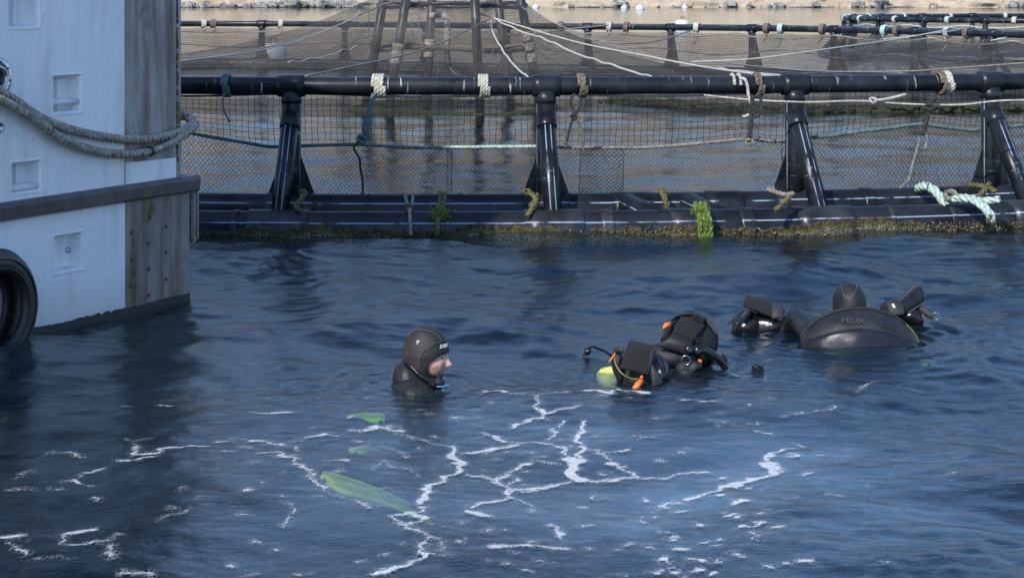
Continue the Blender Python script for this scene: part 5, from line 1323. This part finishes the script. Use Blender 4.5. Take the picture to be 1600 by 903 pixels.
mb = MB(); mb.tube([dome(x, ztop(x) * .992, .006) + V(0, .0, .008) for x in np.linspace(-.328, .328, 60)], .010, n=8); mb.build('collar_rim', M['hood_trim'], p3)
mb = MB(); mb.tube([dome(x, ztop(x) * .98, .012) + V(0.004, -.004, .006) for x in np.linspace(.255, .333, 14)], .0032, n=5); mb.build('yellow_edge', M['piping'], p3)
vs, fs_ = text_mesh('FÉLIX', .046); mb = MB(); mb.add([dome(-.055 + x * 1.15 + y * .12, .205 + y * .62 - .25 * (x + .0) ** 2 * 4, .034) for x, y, z in vs], fs_, smooth=False); mb.build('chalk_lettering', m_simple('chalk_grey', (.045, .045, .048), .8, 0, .5, 60), yoke)

# ------------------------------------------------------------------ buoyancy vests afloat
def quad_sheet(corners, nx, nz, bulge, th, mb=None):
    """thick curved sheet between 4 world corners (tl, tr, br, bl), bulging towards the camera"""
    tl, tr, br_, bl = map(Vector, corners); g_ = []; n_ = (tr - tl).cross(bl - tl).normalized()
    if n_.y > 0: n_ = -n_
    for i in range(nz + 1):
        v = i / nz; row = []
        for k in range(nx + 1):
            u = k / nx; row.append(tl.lerp(tr, u).lerp(bl.lerp(br_, u), v) + n_ * bulge * (math.sin(math.pi * u) * .5 + .5) * math.sin(math.pi * min(1, v * .9 + .08)))
        g_.append(row)
    mb = mb or MB(); mb.sheet(g_, th); return mb
def lump(c, ax, ay, az_, seed, amp=.12, n=26, m=18):
    r_ = random.Random(seed); t = [(r_.uniform(1, 4), r_.uniform(1, 4), r_.uniform(0, 6), r_.uniform(.3, 1)) for _ in range(6)]
    mb = MB(); mb.ellipsoid(c, ax, ay, az_, n, m, fn=lambda th, ph: 1 + amp * sum(a[3] * math.sin(round(a[0]) * ph + a[2]) * math.sin(round(a[1]) * th + a[2] * 2) for a in t) / 2.2); return mb
def ribbon(px_pts, wd, wvec, th, mat, name, parent):
    pts = smooth_path([Q(*p) for p in px_pts], 6); wv = Vector(wvec).normalized() * wd / 2; mb = MB(); mb.sheet([[p - wv, p, p + wv] for p in pts], th); return mb.build(name, mat, parent)
def ring_loop(c, a, b, r, mat, name, parent):
    c, a, b = Vector(c), Vector(a), Vector(b); mb = MB(); mb.tube([c + a * math.cos(t) + b * math.sin(t) for t in np.linspace(0, 6.283, 16, endpoint=False)], r, n=6, closed=True); return mb.build(name, mat, parent)
def hose(px_pts, r, mat, name, parent):
    mb = MB(); mb.tube(smooth_path([Q(*p) for p in px_pts], 8), r, n=10); return mb.build(name, mat, parent)
def zq(zx, zy, d): return (900 + zx / 5, 460 + zy / 5, d)

# vest nearest the camera
dA = 9.72; vA = thing('buoyancy_vest', 'floating black dive vest with large velcro flap and orange pull, lower of two', 'dive vest', (Q(1003, 600, dA).x, dA, 0))
lump(Q(1003, 586, dA + .05), (.135, 0, 0), (0, .13, 0), (.01, 0, .125), 3, .10).build('bladder', M['cordura'], vA)
lump(Q(1028, 585, dA + .03), (.06, 0, 0), (0, .09, 0), (0, 0, .085), 5, .2).build('side_pocket', M['gloss'], vA)
lump(Q(967, 572, dA - .0), (.034, 0, .0), (0, .06, 0), (-.012, 0, .085), 6, .12).build('shoulder_lobe', M['cordura'], vA)
quad_sheet([Q(*zq(415, 372, dA + .02)), Q(*zq(618, 425, dA + .02)), Q(*zq(545, 628, dA - .16)), Q(*zq(345, 575, dA - .15))], 12, 14, .05, .012).build('velcro_flap', M['velcro'], vA)
quad_sheet([Q(*zq(600, 428, dA + .03)), Q(*zq(622, 430, dA + .03)), Q(*zq(560, 630, dA - .15)), Q(*zq(535, 635, dA - .15))], 3, 12, .05, .014).build('flap_edge', M['webbing'], vA)
quad_sheet([Q(*zq(575, 560, dA - .11)), Q(*zq(600, 545, dA - .11)), Q(*zq(690, 700, dA - .13)), Q(*zq(600, 730, dA - .14))], 4, 8, .02, .006).build('waist_strap', M['webbing'], vA)
hose([zq(312, 470, dA - .10), zq(300, 500, dA - .11), zq(322, 570, dA - .14), zq(370, 625, dA - .16), zq(430, 655, dA - .16), zq(500, 662, dA - .16)], .003, M['piping'], 'piping', vA)
mb = MB(); mb.sheet([[Q(*zq(500, 665, dA - .17)), Q(*zq(530, 672, dA - .17))], [Q(*zq(465, 690, dA - .19)), Q(*zq(510, 700, dA - .19))], [Q(*zq(440, 725, dA - .20)), Q(*zq(488, 735, dA - .20))], [Q(*zq(440, 748, dA - .20)), Q(*zq(468, 752, dA - .20))]], .014)
mb.build('orange_pull', M['orange'], vA)
hose([zq(516, 640, dA - .16), zq(508, 655, dA - .17)], .008, M['orange'], 'pull_cord', vA)
hose([zq(306, 460, dA - .1), zq(296, 475, dA - .11), zq(258, 528, dA - .12)], .004, M['orange'], 'toggle_cord', vA)
ribbon([(*zq(300, 440, 0)[:2], dA - .04), (*zq(330, 425, 0)[:2], dA - .06), (*zq(370, 440, 0)[:2], dA - .08)], .03, (0, 0, 1), .006, M['webbing'], 'shoulder_strap', vA)
mb = MB(); mb.lathe(Q(966, 568, 10.05) + V(0, 0, -.066), V(-1, .1, -.12), [(0, -.02), (.05, 0), (.055, .04), (.05, .08), (.03, .11), (0, .115)], 20); mb.build('tank_bottom', m_simple('pale_yellow_paint', (.50, .52, .12), .5), vA)
hose([zq(65, 470, 10.5), zq(90, 430, 10.55), zq(130, 405, 10.55), zq(165, 420, 10.55), zq(230, 445, 10.5), zq(330, 520, 10.4)], .008, M['gloss'], 'regulator_hose', vA)
mb = MB(); mb.lathe(Q(*zq(95, 440, 10.5)), V(.3, -1, .9), [(0, -.02), (.018, -.02), (.020, 0), (.014, .010), (0, .012)], 14); mb.build('second_stage', M['gloss'], vA)

# vest just behind it
dB = 10.28; vB = thing('buoyancy_vest', 'floating black dive vest with buckled collar strap and curved hose, upper of two', 'dive vest', (Q(1076, 560, dB).x, dB, 0))
lump(Q(1077, 533, dB + .06), (.155, 0, -.01), (0, .13, 0), (.01, 0, .155), 9, .07).build('bladder', M['cordura'], vB)
lump(Q(1052, 556, dB - .06), (.12, 0, -.02), (0, .09, 0), (0, 0, .062), 10, .12).build('lower_lobe', M['cordura'], vB)
quad_sheet([Q(*zq(820, 178, dB - .02)), Q(*zq(1012, 240, dB - .02)), Q(*zq(905, 372, dB - .13)), Q(*zq(758, 300, dB - .13))], 12, 12, .03, .012).build('velcro_flap', M['velcro'], vB)
quad_sheet([Q(*zq(760, 300, dB - .13)), Q(*zq(910, 372, dB - .13)), Q(*zq(870, 470, dB - .17)), Q(*zq(640, 400, dB - .15))], 10, 10, .03, .010).build('pocket_panel', M['cordura'], vB)
ribbon([(*zq(672, 350, 0)[:2], dB - .09), (*zq(700, 270, 0)[:2], dB - .06), (*zq(760, 190, 0)[:2], dB - .02), (*zq(850, 158, 0)[:2], dB), (*zq(930, 165, 0)[:2], dB - .0), (*zq(1010, 205, 0)[:2], dB - .02), (*zq(1070, 270, 0)[:2], dB - .05), (*zq(1100, 320, 0)[:2], dB - .08)], .035, (.2, -.6, .6), .008, M['webbing'], 'collar_strap', vB)
mb = MB(); mb.box(Q(*zq(960, 178, dB - .04)), V(.028, 0, -.015), V(0, .010, .004), V(.006, 0, .013)); mb.box(Q(*zq(985, 192, dB - .05)), V(.008, 0, -.004), V(0, .008, 0), V(.003, 0, .011)); mb.build('collar_buckle', M['gloss'], vB)
mb = MB(); mb.sheet([[Q(*zq(690, 225, dB - .06)), Q(*zq(745, 215, dB - .05))], [Q(*zq(680, 250, dB - .07)), Q(*zq(735, 240, dB - .06))], [Q(*zq(675, 272, dB - .08)), Q(*zq(712, 255, dB - .07))]], .012); mb.build('orange_pull', M['orange'], vB)
mb = MB(); c_ = Q(*zq(968, 362, dB - .14))
for k in range(3): mb.box(c_ + V(.0, -.004, .016 - .016 * k), V(.018, 0, .006), V(0, .006, 0), V(-.001, 0, .003))
mb.box(c_ + V(-.018, 0, -.002), V(.003, 0, .001), V(0, .007, 0), V(-.008, 0, .022)); mb.box(c_ + V(.018, 0, .006), V(.003, 0, .001), V(0, .007, 0), V(-.008, 0, .022)); mb.build('ladder_buckle', M['gloss'], vB)
hose([zq(885, 430, dB - .17), zq(950, 425, dB - .19), zq(1020, 440, dB - .19), zq(1090, 485, dB - .18), zq(1140, 530, dB - .17), zq(1165, 575, dB - .16)], .020, M['gloss'], 'corrugated_hose', vB)
for k, (a, b) in enumerate(((885, 432), (955, 440))):
    mb = MB(); mb.lathe(Q(*zq(a, b, dB - .20)), V(0, -1, .2), [(.026, -.02), (.028, 0), (.022, .012), (.01, .016), (0, .016)], 16); mb.build('valve_cap', M['gloss'], vB)
lump(Q(*zq(1150, 500, dB - .15)), (.026, 0, 0), (0, .02, 0), (0, 0, .02), 12, .25, 14, 10).build('inflator_handle', M['gloss'], vB)
lump(Q(*zq(880, 580, dB - .28)), (.062, 0, 0), (0, .06, 0), (.01, 0, .042), 14, .28).build('weight_pouch', M['cordura'], vB)
ring_loop(Q(*zq(858, 515, dB - .33)), V(.022, 0, .004), V(-.006, -.01, .026), .0035, M['steel'], 'd_ring', vB)
hose([zq(955, 512, dB - .24), zq(980, 525, dB - .24)], .008, M['orange'], 'red_toggle', vB); 
lump(Q(*zq(1410, 600, dB - .25)) + V(0, 0, .012), (.026, 0, 0), (0, .02, 0), (0, 0, .026), 16, .2, 14, 10).build('inflator_end', M['gloss'], vB)
for sx in (1382, 1445): hose([zq(sx, 612, dB - .26), zq(sx + 6, 580, dB - .26), zq(sx + 2, 555, dB - .26)], .010, M['gloss'], 'inflator_button', vB)
hose([zq(1165, 575, dB - .16), zq(1260, 640, dB - .2), zq(1400, 640, dB - .22)], .010, M['gloss'], 'low_pressure_hose', vB)

# vest in front of the diver seen from behind, showing on both sides of him
dC = 11.25; vC = thing('buoyancy_vest', 'wet black dive vest spread in the water before the diver at right', 'dive vest', (Q(1300, 515, dC).x, dC, 0))
def cq(zx, zy, d): return (1140 + zx * 150 / 1600, 455 + zy * 70 / 747, d)
lump(Q(*cq(330, 560, dC + .02)), (.115, 0, .0), (0, .10, 0), (0, 0, .085), 21, .22).build('left_lobe', M['gloss'], vC)
lump(Q(*cq(620, 560, dC + .02)), (.13, 0, 0), (0, .10, 0), (0, 0, .070), 22, .15).build('left_pocket', M['gloss'], vC)
lump(Q(*cq(150, 560, dC - .02)), (.036, 0, 0), (0, .035, 0), (0, 0, .034), 23, .15, 16, 12).build('dump_valve', M['gloss'], vC)
quad_sheet([Q(*cq(270, 80, dC + .10)), Q(*cq(690, 200, dC + .10)), Q(*cq(700, 430, dC - .08)), Q(*cq(215, 250, dC - .08))], 12, 10, .03, .012).build('velcro_flap', M['velcro'], vC)
quad_sheet([Q(*cq(290, 270, dC - .09)), Q(*cq(355, 340, dC - .09)), Q(*cq(225, 490, dC - .12)), Q(*cq(170, 430, dC - .12))], 4, 6, .012, .006).build('strap_end', M['webbing'], vC)
quad_sheet([Q(*cq(690, 210, dC - .02)), Q(*cq(870, 245, dC - .02)), Q(*cq(920, 450, dC - .10)), Q(*cq(700, 460, dC - .10))], 6, 8, .02, .008).build('waist_band', M['webbing'], vC)
quad_sheet([Q(*cq(860, 240, dC - .02)), Q(*cq(900, 260, dC - .02)), Q(*cq(1140, 590, dC - .10)), Q(*cq(1060, 560, dC - .10))], 4, 8, .02, .006).build('shoulder_strap', M['webbing'], vC)
quad_sheet([Q(*cq(760, 255, dC - .055)), Q(*cq(815, 262, dC - .055)), Q(*cq(835, 330, dC - .075)), Q(*cq(785, 328, dC - .075))], 2, 2, .0, .003).build('white_tag', M['whitepatch'], vC)
mb = MB(); c_ = Q(*cq(930, 570, dC - .13))
for k in range(4): mb.box(c_ + V(.012 * k - .016, 0, .010 - .005 * k), V(.003, 0, .0), V(0, .006, 0), V(.006, 0, .022))
mb.build('ladder_buckle', M['gloss'], vC)
def rq(zx, zy, d): return h3px(zx, zy) + (d,)
lump(Q(*rq(1000, 560, dC + .02)), (.05, 0, -.01), (0, .07, 0), (0, 0, .06), 25, .1).build('right_pouch', M['cordura'], vC)
lump(Q(*rq(1330, 640, dC + .03)), (.085, 0, 0), (0, .08, 0), (0, 0, .055), 26, .18).build('right_lobe', M['gloss'], vC)
quad_sheet([Q(*rq(920, 410, dC - .02)), Q(*rq(1190, 400, dC - .02)), Q(*rq(1230, 610, dC - .09)), Q(*rq(1000, 660, dC - .09))], 8, 8, .03, .010).build('pouch_cover', M['webbing'], vC)
quad_sheet([Q(*rq(1030, 450, dC - .075)), Q(*rq(1065, 445, dC - .075)), Q(*rq(1095, 505, dC - .09)), Q(*rq(1060, 510, dC - .09))], 2, 2, 0, .003).build('white_tag', M['whitepatch'], vC)
# padded shoulder piece standing up like a paddle
a0 = Q(*rq(1200, 500, dC - .03)); a1 = Q(*rq(1460, 300, dC + .02)); ax_ = (a1 - a0); Lp = ax_.length; ax_.normalize(); sd_ = V(0, -1, 0).cross(ax_).normalized(); gr = []
for i in range(15):
    t = i / 14; wdt = .040 + .016 * t; wdt *= 1.0 if t < .8 else math.sqrt(max(.0, 1 - ((t - .8) / .22) ** 2)) ; wdt = max(wdt, .012)
    gr.append([a0 + ax_ * (Lp * 1.35 * t - .02) + sd_ * wdt * (k / 3 - 1) + V(0, -.012 * (1 - (k / 3 - 1) ** 2), 0) for k in range(7)])
mb = MB(); mb.sheet(gr, .022); pad = mb.build('shoulder_pad', M['smooth_suit'], vC)
for k in (0, 6):
    mb = MB(); mb.tube([r_[k] + V(0, -.012, 0) for r_ in gr[2:]], .0035, n=6); mb.build('piping', M['seam'], pad)
ribbon([(*rq(1400, 480, 0)[:2], dC + .02), (*rq(1500, 530, 0)[:2], dC), (*rq(1600, 600, 0)[:2], dC - .02), (*rq(1690, 650, 0)[:2], dC - .03)], .045, (.4, 0, 1), .006, M['webbing'], 'chest_strap', vC)
ring_loop(Q(*rq(1720, 640, dC - .04)), V(.016, 0, .004), V(-.004, -.005, .022), .003, M['steel'], 'd_ring', vC)

# ------------------------------------------------------------------ neon swim fins under the surface
def fin(tip, root, z0, z1, wt, wr_, label):
    a, b = G(*tip, z0), G(*root, z1); d = (b - a); L_ = d.length; d.normalize(); s_ = d.cross(UPV).normalized(); t = thing('swim_fin', label, 'swim fin', a); gr = []
    for i in range(15):
        u = i / 14; wd_ = lin(wt, wr_, u) * (1 if u > .12 else math.sqrt(max(.02, 1 - ((.12 - u) / .125) ** 2))); c_ = a.lerp(b, u)
        gr.append([c_ + s_ * wd_ * (k / 4 - 1) + V(0, 0, .02 * math.sin(u * 3) - .012 * abs(k / 4 - 1)) for k in range(9)])
    mb = MB(); mb.sheet(gr, .010); bl = mb.build('blade', M['neon'], t)
    for k in (0, 8):
        mb = MB(); mb.tube([r_[k] for r_ in gr], .012, n=6); mb.build('side_rail', M['neon'], bl)
    mb = MB(); capsule(mb, b, b + d * .20, wr_ * .8, wr_ * .55); mb.build('foot_pocket', M['cordura'], t)
fin((508, 746), (668, 806), -.08, -.28, .17, .11, 'large neon green fin showing through the water below the profile diver')
fin((596, 655), (560, 648), -.26, -.36, .05, .06, 'small yellow fin tip under the surface just left of the profile diver')
fin((556, 703), (588, 708), -.30, -.38, .04, .05, 'small green fin tip under the surface above the large neon fin')
fin((640, 722), (680, 735), -.36, -.45, .06, .05, 'dim green fin deep below the profile diver')
fin((1452, 566), (1405, 568), -.26, -.34, .06, .07, 'pale yellow fin under the surface by the diver seen from behind')
